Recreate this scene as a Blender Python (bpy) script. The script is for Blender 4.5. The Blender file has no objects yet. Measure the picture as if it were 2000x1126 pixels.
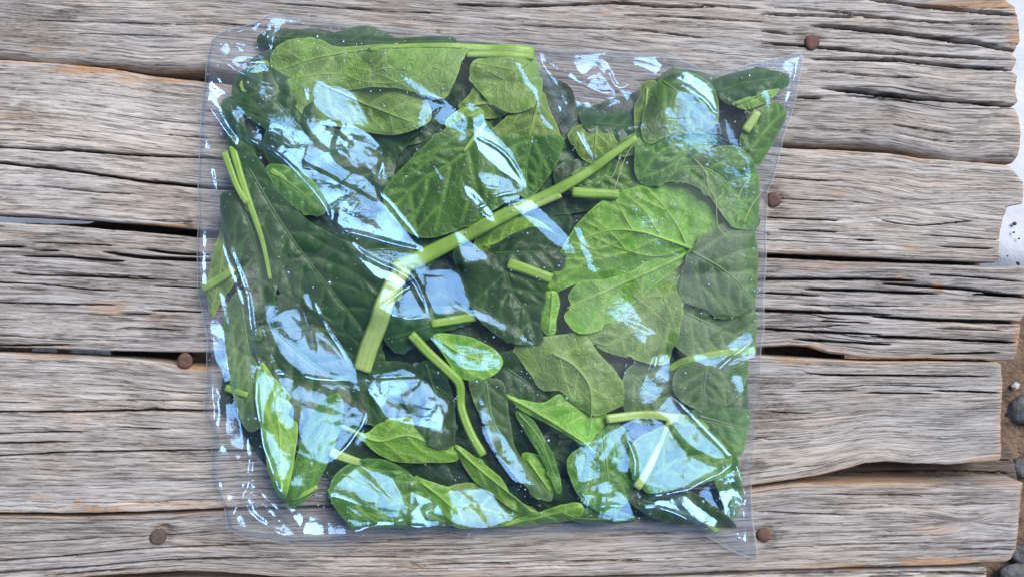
import bpy, math, random
import numpy as np
from mathutils import Vector
from mathutils.geometry import delaunay_2d_cdt

# ------------------------------------------------------------------ camera, sky, sun, exposure
S = 0.00032            # metres per photograph pixel on the table top
CAM_H = 0.62           # the phone is held 62 cm over the boards
SC = bpy.context.scene
COL = SC.collection
cam_d = bpy.data.cameras.new('camera')
cam = bpy.data.objects.new('camera', cam_d)
COL.objects.link(cam)
cam.location = (0, 0, CAM_H)
cam.rotation_euler = (0, 0, 0)
cam_d.sensor_width = 36
cam_d.lens = 36 * CAM_H / (2000 * S)
cam_d.clip_start = 0.01
cam_d.clip_end = 100
SC.camera = cam

SUN_EL = math.radians(51)
SUN_AZ = math.radians(43)      # from straight up the picture (+y), positive = to the right
world = bpy.data.worlds.new('World')
SC.world = world
world.use_nodes = True
nt = world.node_tree
bg = nt.nodes['Background']
sky = nt.nodes.new('ShaderNodeTexSky')
sky.sky_type = 'NISHITA'
sky.sun_disc = False
sky.sun_elevation = SUN_EL
sky.sun_rotation = SUN_AZ
sky.air_density = 1.0
sky.dust_density = 0.6
nt.links.new(sky.outputs[0], bg.inputs[0])
bg.inputs[1].default_value = 0.055
sun_d = bpy.data.lights.new('sun', 'SUN')
sun_d.energy = 2.2
sun_d.angle = math.radians(37)
sun_d.color = (1.0, 0.97, 0.94)
sun = bpy.data.objects.new('sun', sun_d)
COL.objects.link(sun)
sdir = Vector((math.sin(SUN_AZ) * math.cos(SUN_EL), math.cos(SUN_AZ) * math.cos(SUN_EL), math.sin(SUN_EL)))
sun.rotation_euler = (-sdir).to_track_quat('-Z', 'Y').to_euler()
sun.location = sdir * 3
SC.view_settings.view_transform = 'Standard'
SC.view_settings.look = 'None'
SC.view_settings.gamma = 1
SC.view_settings.exposure = 1.03
SC.render.engine = 'CYCLES'
SC.cycles.transparent_max_bounces = 24
SC.cycles.max_bounces = 8
SC.cycles.use_denoising = True
SC.cycles.caustics_reflective = False
SC.cycles.caustics_refractive = False

rng = np.random.default_rng(7)
random.seed(7)

# ------------------------------------------------------------------ helpers
def W(pts, z=0.0):
    """photograph pixels -> metres in the plane at height z"""
    p = np.asarray(pts, float)
    k = S * (CAM_H - z) / CAM_H
    return np.stack([(p[..., 0] - 1000) * k, (563 - p[..., 1]) * k], -1)

_tab = np.random.default_rng(11).random((256, 256))
def vnoise(x, y, seed=0):
    x = np.asarray(x, float) + seed * 17.31
    y = np.asarray(y, float) + seed * 9.77
    xi = np.floor(x).astype(int); yi = np.floor(y).astype(int)
    fx = x - xi; fy = y - yi
    fx = fx * fx * (3 - 2 * fx); fy = fy * fy * (3 - 2 * fy)
    a = _tab[xi % 256, yi % 256]; b = _tab[(xi + 1) % 256, yi % 256]
    c = _tab[xi % 256, (yi + 1) % 256]; d = _tab[(xi + 1) % 256, (yi + 1) % 256]
    return (a * (1 - fx) + b * fx) * (1 - fy) + (c * (1 - fx) + d * fx) * fy
def fbm(x, y, seed=0, o=4):
    s = 0; a = 0.5; t = 0
    for i in range(o):
        s = s + a * vnoise(np.asarray(x) * 2 ** i, np.asarray(y) * 2 ** i, seed + i * 3); t += a; a *= 0.5
    return s / t
def sst(a, b, x):
    t = np.clip((x - a) / (b - a), 0, 1)
    return t * t * (3 - 2 * t)

def catmull(pts, n=8, closed=True):
    p = np.asarray(pts, float)
    if closed:
        q = np.concatenate([p[-1:], p, p[:2]])
    else:
        q = np.concatenate([2 * p[:1] - p[1:2], p, 2 * p[-1:] - p[-2:-1]])
    out = []
    t = np.linspace(0, 1, n, endpoint=False)[:, None]
    for i in range(1, len(q) - 2):
        a, b, c, d = q[i - 1], q[i], q[i + 1], q[i + 2]
        out.append(0.5 * (2 * b + (c - a) * t + (2 * a - 5 * b + 4 * c - d) * t * t + (-a + 3 * b - 3 * c + d) * t ** 3))
    out = np.concatenate(out)
    if not closed:
        out = np.concatenate([out, p[-1:]])
    return out

def resample(pts, step, closed=False):
    p = np.asarray(pts, float)
    if closed:
        p = np.concatenate([p, p[:1]])
    l = np.concatenate([[0], np.cumsum(np.hypot(*np.diff(p, axis=0).T))])
    n = max(3, int(round(l[-1] / step)) + 1)
    s = np.linspace(0, l[-1], n)
    r = np.stack([np.interp(s, l, p[:, k]) for k in range(p.shape[1])], -1)
    return r[:-1] if closed else r

def seg_dist(x, y, poly, closed=False):
    p = np.asarray(poly, np.float64)
    q = np.concatenate([p, p[:1]]) if closed else p
    a = q[:-1]; d = q[1:] - a
    L = (d * d).sum(1) + 1e-15
    shp = np.shape(x)
    X = np.ravel(np.asarray(x, float)); Y = np.ravel(np.asarray(y, float))
    out = np.empty(X.shape)
    ch = max(1, 400000 // len(a))
    for i in range(0, len(X), ch):
        ux = X[i:i + ch, None] - a[:, 0]; uy = Y[i:i + ch, None] - a[:, 1]
        t = np.clip((ux * d[:, 0] + uy * d[:, 1]) / L, 0, 1)
        ux -= t * d[:, 0]; uy -= t * d[:, 1]
        out[i:i + ch] = (ux * ux + uy * uy).min(1)
    return np.sqrt(out).reshape(shp)

def inside(x, y, poly):
    p = np.asarray(poly, float); b = np.roll(p, -1, 0)
    k = (b[:, 0] - p[:, 0]) / np.where(b[:, 1] == p[:, 1], 1e-15, b[:, 1] - p[:, 1])
    shp = np.shape(x)
    X = np.ravel(np.asarray(x, float)); Y = np.ravel(np.asarray(y, float))
    out = np.empty(X.shape, bool)
    ch = max(1, 400000 // len(p))
    for i in range(0, len(X), ch):
        yy = Y[i:i + ch, None]
        c = (p[:, 1] > yy) != (b[:, 1] > yy)
        xx = k * (yy - p[:, 1]) + p[:, 0]
        out[i:i + ch] = (c & (X[i:i + ch, None] < xx)).sum(1) % 2 == 1
    return out.reshape(shp)

def sdf(x, y, poly):
    d = seg_dist(x, y, poly, True)
    return np.where(inside(x, y, poly), d, -d)

def obj(name, v, f, mat=None, parent=None, smooth=True, attrs=None, kind=None):
    me = bpy.data.meshes.new(name)
    v = np.asarray(v, np.float32)
    if isinstance(f, np.ndarray):
        k = f.shape[1]
        me.vertices.add(len(v)); me.vertices.foreach_set('co', v.ravel())
        me.loops.add(f.size); me.loops.foreach_set('vertex_index', f.astype(np.int32).ravel())
        me.polygons.add(len(f)); me.polygons.foreach_set('loop_start', np.arange(0, f.size, k, dtype=np.int32))
        me.update(calc_edges=True)
    else:
        me.from_pydata([tuple(map(float, a)) for a in v], [], [tuple(map(int, a)) for a in f])
    me.validate()
    me.polygons.foreach_set('use_smooth', np.full(len(me.polygons), smooth))
    for n, arr in (attrs or {}).items():
        if arr.ndim == 1:
            at = me.attributes.new(n, 'FLOAT', 'POINT'); at.data.foreach_set('value', arr.astype(np.float32))
        else:
            at = me.attributes.new(n, 'FLOAT_VECTOR', 'POINT'); at.data.foreach_set('vector', arr.astype(np.float32).ravel())
    if mat:
        me.materials.append(mat)
    o = bpy.data.objects.new(name, me)
    COL.objects.link(o)
    if parent:
        o.parent = parent
    if kind:
        o['kind'] = kind
    return o

def empty(name, label, cat, group=None, loc=(0, 0, 0)):
    o = bpy.data.objects.new(name, None)
    o.empty_display_size = 0.02
    COL.objects.link(o)
    o.location = loc
    o['label'] = label; o['category'] = cat
    if group:
        o['group'] = group
    return o

def tube(path, rad, n=8, flat=1.0, groove=0.0, cap=True):
    """path (k,3), rad (k,), returns verts and quad/ngon faces; flat squashes the section in z"""
    path = np.asarray(path, float)
    k = len(path)
    rad = np.broadcast_to(np.asarray(rad, float), (k,))
    t = np.gradient(path, axis=0)
    t /= np.linalg.norm(t, axis=1)[:, None] + 1e-12
    side = np.cross(t, [0, 0, 1.0]); side /= np.linalg.norm(side, axis=1)[:, None] + 1e-9
    up = np.cross(side, t)
    a = np.linspace(0, 2 * np.pi, n, endpoint=False)
    ca = np.cos(a); sa = np.sin(a)
    rr = 1 - groove * np.exp(-((a - np.pi / 2) / 0.45) ** 2) + (0.045 * np.cos(7 * a + 0.6) if n > 12 else 0)
    v = path[:, None] + rad[:, None, None] * ((ca * rr)[None, :, None] * side[:, None] + (sa * rr * flat)[None, :, None] * up[:, None])
    v = v.reshape(-1, 3)
    f = []
    for i in range(k - 1):
        for j in range(n):
            f.append((i * n + j, i * n + (j + 1) % n, (i + 1) * n + (j + 1) % n, (i + 1) * n + j))
    if cap:
        f.append(tuple(range(n))[::-1]); f.append(tuple(range((k - 1) * n, k * n)))
    return v, f

# ------------------------------------------------------------------ materials
def new_mat(name):
    m = bpy.data.materials.new(name)
    m.use_nodes = True
    m.node_tree.nodes.clear()
    return m, m.node_tree
class N:
    def __init__(s, name):
        s.m, s.t = new_mat(name)
        s.out = s.add('ShaderNodeOutputMaterial')
    def add(s, typ, **kw):
        n = s.t.nodes.new(typ)
        for k, v in kw.items():
            setattr(n, k, v)
        return n
    def link(s, a, b):
        s.t.links.new(a, b)
    def val(s, sock, v):
        if hasattr(v, 'links') or hasattr(v, 'is_linked'):
            s.link(v, sock)
        else:
            sock.default_value = v
    def math(s, op, a, b=0.0, clamp=False):
        n = s.add('ShaderNodeMath', operation=op, use_clamp=clamp)
        s.val(n.inputs[0], a); s.val(n.inputs[1], b)
        return n.outputs[0]
    def mix(s, fac, a, b, blend='MIX'):
        n = s.add('ShaderNodeMix', data_type='RGBA', blend_type=blend)
        s.val(n.inputs[0], fac)
        s.val(n.inputs[6], a if hasattr(a, 'links') else (*a, 1) if len(a) == 3 else a)
        s.val(n.inputs[7], b if hasattr(b, 'links') else (*b, 1) if len(b) == 3 else b)
        return n.outputs[2]
    def attr(s, name, out=2):
        n = s.add('ShaderNodeAttribute', attribute_name=name)
        return n.outputs[out]
    def noise(s, vec, scale, detail=3, rough=0.55, dist=0.0):
        n = s.add('ShaderNodeTexNoise')
        if vec is not None:
            s.link(vec, n.inputs['Vector'])
        n.inputs['Scale'].default_value = scale
        n.inputs['Detail'].default_value = detail
        n.inputs['Roughness'].default_value = rough
        n.inputs['Distortion'].default_value = dist
        return n.outputs[0]
    def mapping(s, vec, sc):
        n = s.add('ShaderNodeMapping')
        s.link(vec, n.inputs['Vector'])
        n.inputs['Scale'].default_value = sc
        return n.outputs[0]
    def ramp(s, fac, stops):
        n = s.add('ShaderNodeValToRGB')
        s.link(fac, n.inputs[0])
        e = n.color_ramp.elements
        while len(e) < len(stops):
            e.new(0.5)
        for el, (p, c) in zip(e, stops):
            el.position = p
            el.color = (*c, 1) if len(c) == 3 else (c[0],) * 3 + (1,)
        return n.outputs[0]
    def mr(s, v, a, b, c=0.0, d=1.0):
        n = s.add('ShaderNodeMapRange')
        s.link(v, n.inputs[0])
        for i, x in enumerate((a, b, c, d)):
            n.inputs[i + 1].default_value = x
        return n.outputs[0]
    def bump(s, h, strength, dist, nrm=None):
        n = s.add('ShaderNodeBump')
        n.inputs['Strength'].default_value = strength
        n.inputs['Distance'].default_value = dist
        s.link(h, n.inputs['Height'])
        if nrm is not None:
            s.link(nrm, n.inputs['Normal'])
        return n.outputs[0]

def wood_material(name, tint=(1, 1, 1), seed=0.0):
    n = N(name)
    g = n.attr('grain', 1)
    ad = n.add('ShaderNodeVectorMath', operation='ADD'); n.link(g, ad.inputs[0]); ad.inputs[1].default_value = (seed, seed * 0.7, seed * 1.3)
    g = ad.outputs[0]
    # wobbling of the fibres
    w = n.noise(n.mapping(g, (14, 60, 1)), 1.0, 2)
    wv = n.add('ShaderNodeCombineXYZ'); n.link(n.math('MULTIPLY', n.math('SUBTRACT', w, 0.5), 0.0013), wv.inputs[1])
    ad2 = n.add('ShaderNodeVectorMath', operation='ADD'); n.link(g, ad2.inputs[0]); n.link(wv.outputs[0], ad2.inputs[1])
    g2 = ad2.outputs[0]
    broad = n.noise(n.mapping(g2, (5, 34, 1)), 1.0, 3)
    band = n.noise(n.mapping(g2, (7, 210, 1)), 1.0, 3, 0.6)
    fib = n.noise(n.mapping(g2, (30, 1180, 1)), 1.0, 4, 0.70, 0.25)
    short = n.noise(n.mapping(g2, (130, 900, 1)), 1.0, 3, 0.6, 0.8)
    speck = n.noise(n.mapping(g2, (300, 700, 1)), 1.0, 2, 0.5)
    fib2 = n.noise(n.mapping(g2, (20, 620, 1)), 1.0, 3, 0.62, 0.25)
    tone = 0.5
    for nz, k in ((broad, 0.42), (band, 0.30), (fib, 0.80), (fib2, 0.62), (short, 0.34)):
        tone = n.math('ADD', tone, n.math('MULTIPLY', n.math('SUBTRACT', nz, 0.5), k))
    c = n.ramp(tone, [(0.24, (0.115, 0.105, 0.097)), (0.39, (0.27, 0.253, 0.243)), (0.52, (0.385, 0.367, 0.356)), (0.70, (0.57, 0.55, 0.54))])
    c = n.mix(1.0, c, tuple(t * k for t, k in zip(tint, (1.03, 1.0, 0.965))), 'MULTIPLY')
    # warm grey against cold grey
    hue = n.noise(n.mapping(g2, (9, 40, 1)), 1.0, 2)
    c = n.mix(n.mr(hue, 0.5, 0.72, 0.0, 0.55), c, n.mix(1.0, c, (1.10, 0.93, 0.80), 'MULTIPLY'))
    c = n.mix(n.mr(hue, 0.5, 0.32, 0.0, 0.5), c, n.mix(1.0, c, (0.92, 0.98, 1.08), 'MULTIPLY'))
    # thin dark checks
    chk = n.mr(n.math('ADD', fib2, n.math('MULTIPLY', short, 0.6)), 0.70, 0.60, 0.0, 1.0)
    c = n.mix(n.math('MULTIPLY', chk, 0.55), c, (0.06, 0.053, 0.048))
    fine = n.mr(n.noise(n.mapping(g2, (42, 820, 1)), 1.0, 2, 0.5, 0.5), 0.46, 0.37, 0.0, 1.0)
    c = n.mix(n.math('MULTIPLY', fine, 0.5), c, (0.075, 0.066, 0.06))
    lines = n.noise(n.mapping(g2, (4.0, 520, 1)), 1.0, 2, 0.5)
    ln = n.mr(lines, 0.335, 0.265, 0.0, 1.0)
    c = n.mix(n.math('MULTIPLY', ln, 0.8), c, (0.03, 0.026, 0.023))
    fresh = n.math('MULTIPLY', n.attr('fresh'), n.mr(n.math('ADD', short, n.math('MULTIPLY', band, 0.6)), 0.62, 0.88, 0.15, 1.0))
    c = n.mix(fresh, c, n.mix(speck, (0.33, 0.15, 0.055), (0.60, 0.36, 0.19)))
    dk = n.math('MULTIPLY', n.attr('stain_shade'), n.mr(n.math('ADD', fib, n.math('MULTIPLY', speck, 0.7)), 0.65, 1.0, 1.0, 0.35))
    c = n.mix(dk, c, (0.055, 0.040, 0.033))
    pl = n.math('MULTIPLY', n.attr('pale'), n.mr(short, 0.35, 0.6, 0.4, 1.0))
    c = n.mix(pl, c, (0.60, 0.57, 0.54))
    b = n.add('ShaderNodeBsdfPrincipled')
    n.link(c, b.inputs['Base Color'])
    b.inputs['Roughness'].default_value = 0.82
    b.inputs['Specular IOR Level'].default_value = 0.25
    hgt = n.math('ADD', n.math('MULTIPLY', fib, 0.9), n.math('ADD', n.math('MULTIPLY', short, 0.7), n.math('MULTIPLY', ln, -0.9)))
    hgt = n.math('ADD', hgt, n.math('ADD', n.math('MULTIPLY', chk, -0.4), n.math('MULTIPLY', fine, -0.5)))
    n.link(n.bump(hgt, 0.7, 0.0008), b.inputs['Normal'])
    n.link(b.outputs[0], n.out.inputs[0])
    return n.m

def leaf_material(name, base, veincol, trans=0.22, rough=0.42, net=0.5, pale=(0.30, 0.42, 0.16)):
    n = N(name)
    g = n.attr('leafco', 1)
    inf = n.add('ShaderNodeObjectInfo')
    big = n.noise(g, 42, 3, 0.6)
    mid = n.noise(g, 190, 3, 0.6)
    fine = n.noise(g, 900, 2, 0.6)
    c0 = n.mix(n.mr(big, 0.3, 0.7), tuple(x * 0.68 for x in base), tuple(min(1, x * 1.35) for x in base))
    c0 = n.mix(n.mr(mid, 0.35, 0.7, 0.0, 0.35), c0, tuple(x * 0.6 for x in base))
    hs = n.add('ShaderNodeHueSaturation')
    n.link(c0, hs.inputs['Color'])
    n.link(n.mr(inf.outputs['Random'], 0, 1, 0.485, 0.513), hs.inputs['Hue'])
    n.link(n.mr(inf.outputs['Random'], 0, 1, 0.80, 1.2), hs.inputs['Value'])
    c = hs.outputs[0]
    vor = n.add('ShaderNodeTexVoronoi', feature='DISTANCE_TO_EDGE')
    wob = n.add('ShaderNodeVectorMath', operation='ADD')
    n.link(g, wob.inputs[0])
    wn = n.add('ShaderNodeTexNoise'); n.link(g, wn.inputs['Vector']); wn.inputs['Scale'].default_value = 160
    sc = n.add('ShaderNodeVectorMath', operation='SCALE'); n.link(wn.outputs[1], sc.inputs[0]); sc.inputs['Scale'].default_value = 0.004
    n.link(sc.outputs[0], wob.inputs[1])
    n.link(wob.outputs[0], vor.inputs['Vector'])
    vor.inputs['Scale'].default_value = 190
    web = n.mr(vor.outputs['Distance'], 0.0, 0.09, 1.0, 0.0)
    c = n.mix(n.math('MULTIPLY', web, 0.38 * net), c, veincol)
    vv = n.attr('vein')
    c = n.mix(n.math('MULTIPLY', vv, 0.75), c, veincol)
    ed = n.attr('rim')
    c = n.mix(n.math('MULTIPLY', ed, 0.5), c, tuple(min(1, x * 1.2) for x in veincol))
    geo = n.add('ShaderNodeNewGeometry')
    b = n.add('ShaderNodeBsdfPrincipled')
    n.link(c, b.inputs['Base Color'])
    n.link(n.mr(fine, 0.3, 0.7, rough - 0.08, rough + 0.12), b.inputs['Roughness'])
    b.inputs['Specular IOR Level'].default_value = 0.45
    hh = n.math('ADD', n.math('MULTIPLY', web, -0.6 * net), n.math('ADD', n.math('MULTIPLY', mid, 0.9), n.math('MULTIPLY', fine, 0.15)))
    n.link(n.bump(hh, 0.6, 0.0011), b.inputs['Normal'])
    tr = n.add('ShaderNodeBsdfTranslucent')
    n.link(n.mix(1.0, c, (1.5, 1.7, 0.7), 'MULTIPLY'), tr.inputs[0])
    ms = n.add('ShaderNodeMixShader')
    ms.inputs[0].default_value = trans
    n.link(b.outputs[0], ms.inputs[1]); n.link(tr.outputs[0], ms.inputs[2])
    n.link(ms.outputs[0], n.out.inputs[0])
    return n.m

def stem_material(name, a, bcol):
    n = N(name)
    g = n.add('ShaderNodeTexCoord').outputs['Object']
    nz = n.noise(g, 130, 3)
    fn = n.noise(g, 900, 2)
    c = n.mix(n.mr(nz, 0.3, 0.7), a, bcol)
    c = n.mix(n.mr(fn, 0.45, 0.75, 0, 0.35), c, tuple(x * 0.65 for x in a))
    b = n.add('ShaderNodeBsdfPrincipled')
    n.link(c, b.inputs['Base Color'])
    b.inputs['Roughness'].default_value = 0.38
    rb = n.noise(n.mapping(n.attr('stemco', 1), (14, 4.5, 4.5)), 1.0, 3, 0.6)
    n.link(n.mix(n.mr(rb, 0.42, 0.66, 0, 0.6), c, tuple(min(1, x * 1.25) for x in bcol)), b.inputs['Base Color'])
    n.link(n.bump(n.math('ADD', nz, n.math('MULTIPLY', fn, 0.4)), 0.4, 0.0008), b.inputs['Normal'])
    tr = n.add('ShaderNodeBsdfTranslucent'); n.link(c, tr.inputs[0])
    ms = n.add('ShaderNodeMixShader'); ms.inputs[0].default_value = 0.25
    n.link(b.outputs[0], ms.inputs[1]); n.link(tr.outputs[0], ms.inputs[2])
    n.link(ms.outputs[0], n.out.inputs[0])
    return n.m

def film_material(name, f0=0.056, fogmax=0.10, rough=0.075, bump=True):
    """clear polypropylene film: transparent + mirror part by viewing angle + thin fog of condensation"""
    n = N(name)
    lw = n.add('ShaderNodeLayerWeight'); lw.inputs[0].default_value = 0.5
    co = n.attr('filmco', 1)
    fog = n.attr('fog')
    nrm = None
    if bump:
        f1 = n.noise(co, 260, 3, 0.55, 0.6)
        f2 = n.noise(n.mapping(co, (150, 420, 1)), 1.0, 2, 0.5, 0.5)
        h = n.math('ADD', f1, n.math('MULTIPLY', f2, 0.8))
        nrm = n.bump(h, 0.19, 0.0010)
        n.link(nrm, lw.inputs[1])
    gl = n.add('ShaderNodeBsdfGlossy'); gl.inputs['Roughness'].default_value = rough
    gl.inputs['Color'].default_value = (0.25, 0.52, 1, 1)  # the sky's blue is put into the reflection colour
    if nrm is not None:
        n.link(nrm, gl.inputs['Normal'])
    tp = n.add('ShaderNodeBsdfTransparent'); tp.inputs[0].default_value = (0.985, 0.987, 0.985, 1)
    sch = n.math('POWER', lw.outputs['Facing'], 4.0)
    ply = n.attr('ply')  # extra gloss painted in to brighten glare patches and crease lines
    fr = n.math('ADD', n.math('MULTIPLY', n.math('ADD', 1.0, n.math('MULTIPLY', ply, 1.9)), f0), n.math('MULTIPLY', sch, 0.42), clamp=True)
    m1 = n.add('ShaderNodeMixShader')
    n.link(fr, m1.inputs[0]); n.link(tp.outputs[0], m1.inputs[1]); n.link(gl.outputs[0], m1.inputs[2])
    df = n.add('ShaderNodeBsdfDiffuse'); df.inputs[0].default_value = (0.90, 0.91, 0.92, 1)
    tl = n.add('ShaderNodeBsdfTranslucent'); tl.inputs[0].default_value = (0.80, 0.84, 0.86, 1)
    ad = n.add('ShaderNodeMixShader'); ad.inputs[0].default_value = 0.3
    n.link(df.outputs[0], ad.inputs[1]); n.link(tl.outputs[0], ad.inputs[2])
    m2 = n.add('ShaderNodeMixShader')
    n.link(n.math('MULTIPLY', fog, fogmax), m2.inputs[0])
    n.link(m1.outputs[0], m2.inputs[1]); n.link(ad.outputs[0], m2.inputs[2])
    n.link(m2.outputs[0], n.out.inputs[0])
    return n.m

def plain(name, col, rough=0.6, col2=None, scale=300, metal=0.0, bump=0.4, bd=0.001):
    n = N(name)
    g = n.add('ShaderNodeTexCoord').outputs['Object']
    nz = n.noise(g, scale, 4, 0.65)
    b = n.add('ShaderNodeBsdfPrincipled')
    n.link(n.mix(n.mr(nz, 0.35, 0.68), col, col2 or tuple(x * 0.6 for x in col)), b.inputs['Base Color'])
    b.inputs['Roughness'].default_value = rough
    b.inputs['Metallic'].default_value = metal
    n.link(n.bump(nz, bump, bd), b.inputs['Normal'])
    n.link(b.outputs[0], n.out.inputs[0])
    return n.m

M_RUST = plain('rust', (0.16, 0.07, 0.045), 0.7, (0.06, 0.04, 0.04), 260)
M_OLDNAIL = plain('old_nail', (0.11, 0.075, 0.055), 0.75, (0.03, 0.027, 0.025), 420)
M_SOIL = plain('soil', (0.20, 0.13, 0.085), 0.95, (0.07, 0.05, 0.038), 55, bump=1.0, bd=0.01)
M_SNOW = plain('snow_cover', (0.66, 0.69, 0.75), 0.8, (0.54, 0.57, 0.64), 30, bump=0.6, bd=0.004)
M_STONE = plain('grey_stone', (0.15, 0.15, 0.155), 0.85, (0.07, 0.07, 0.072), 110, bump=0.9, bd=0.004)
M_PEB = plain('pale_stone', (0.55, 0.55, 0.54), 0.8, (0.30, 0.30, 0.30), 120)
M_GRIT = plain('dark_grit', (0.06, 0.055, 0.05), 0.9, None, 200)

# ------------------------------------------------------------------ ground beneath the table
GZ = -0.30
def ground():
    n = 120
    xs = np.linspace(-0.8, 1.2, n); ys = np.linspace(-0.9, 0.9, n)
    X, Y = np.meshgrid(xs, ys)
    Z = GZ + 0.022 * (fbm(X * 14, Y * 14, 5) - 0.5) + 0.012 * (fbm(X * 50, Y * 50, 8) - 0.5)
    i = np.arange(n * n).reshape(n, n)
    f = np.stack([i[:-1, :-1], i[:-1, 1:], i[1:, 1:], i[1:, :-1]], -1).reshape(-1, 4)
    g = obj('ground', np.stack([X, Y, Z], -1).reshape(-1, 3), f, M_SOIL)
    g['kind'] = 'structure'
    big = obj('terrain', [(-30, -30, GZ - 0.05), (30, -30, GZ - 0.05), (30, 30, GZ - 0.05), (-30, 30, GZ - 0.05)], [(0, 1, 2, 3)], M_SOIL)
    big['kind'] = 'structure'
    # snow lying on the soil, its ragged rim below the third board
    k = (CAM_H - GZ) / CAM_H
    ylim = (563 - 590) * S * k
    xs = np.linspace(-0.8, 1.2, 160); ys = np.linspace(ylim - 0.05, 0.9, 110)
    X, Y = np.meshgrid(xs, ys)
    lim = ylim + 0.05 * (fbm(X * 9, X * 0 + 2, 3) - 0.5)
    t = np.clip((Y - lim) / 0.05, -0.5, 1)
    Z = GZ - 0.012 + 0.045 * t + 0.006 * (fbm(X * 30, Y * 30, 9) - 0.5)
    i = np.arange(X.size).reshape(X.shape)
    f = np.stack([i[:-1, :-1], i[:-1, 1:], i[1:, 1:], i[1:, :-1]], -1).reshape(-1, 4)
    s = obj('snow', np.stack([X, Y, Z], -1).reshape(-1, 3), f, M_SNOW)
    s['kind'] = 'structure'
    def lump(name, px, py, r, mat, z, sq=0.6, seed=0):
        c = W((px, py), z)
        nu, nv = 14, 9
        v = []; f = []
        for a in range(nv):
            th = np.pi * a / (nv - 1)
            for b in range(nu):
                ph = 2 * np.pi * b / nu
                d = np.array([np.sin(th) * np.cos(ph), np.sin(th) * np.sin(ph), np.cos(th)])
                rr = r * (0.45 + 1.0 * fbm(d[0] * 1.3 + seed + 5, d[1] * 1.3 + d[2] * 1.7 + 5, seed, 3))
                v.append((c[0] + d[0] * rr, c[1] + d[1] * rr * 0.85, z + d[2] * rr * sq))
        for a in range(nv - 1):
            for b in range(nu):
                f.append((a * nu + b, (a + 1) * nu + b, (a + 1) * nu + (b + 1) % nu, a * nu + (b + 1) % nu))
        o = obj(name, v, f, mat)
        o['category'] = 'stone'
        return o
    o = lump('stone', 1996, 800, 0.018, M_STONE, GZ - 0.002, seed=1); o['label'] = 'blue grey stone on brown soil past the fourth board end'
    o = lump('stone', 1983, 752, 0.0042, M_PEB, GZ + 0.006, seed=2); o['label'] = 'small pale pebble on the soil at the right edge, by the blue grey stone'
    o = lump('stone', 2004, 915, 0.013, M_STONE, GZ + 0.005, seed=3); o['label'] = 'grey stone at the right edge above the fifth board corner'
    o = lump('stone', 1978, 1122, 0.013, M_STONE, GZ + 0.005, seed=4); o['label'] = 'dark grey stone in the bottom right corner of the picture'
    o = lump('stone', 1996, 1078, 0.010, M_STONE, GZ + 0.005, seed=6); o['label'] = 'grey stone just past the lower right corner of the fifth board'
    for q, (px, py, r) in enumerate([(1982, 437, 0.0019), (1980, 454, 0.0011), (1990, 466, 0.0010), (1988, 514, 0.002), (1968, 500, 0.0010)]):
        o = lump('grit_speck', px, py, r, M_GRIT, GZ + 0.036, seed=q + 10)
        o['category'] = 'grit'; o['group'] = 'dark specks on the snow'
        o['label'] = 'tiny dark speck on white snow beyond the second board'
    for q, (px, py, r) in enumerate([(74, 690, 0.007), (95, 689, 0.007), (165, 692, 0.012), (195, 691, 0.010)]):
        o = lump('stone', px, py, r, M_PEB, GZ + 0.035, seed=q + 20)
        o['group'] = 'pale stones seen through the board gap'
        o['label'] = 'pale stone seen down the gap between third and fourth boards, left side'
ground()

# ------------------------------------------------------------------ the board table
TABLE = empty('plank_table', 'weathered grey wooden table top of rough split boards with rusty nails', 'table')
TH = 0.024
def ip(pts):
    p = np.asarray(pts, float)
    return lambda x: np.interp(x, p[:, 0], p[:, 1])

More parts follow.
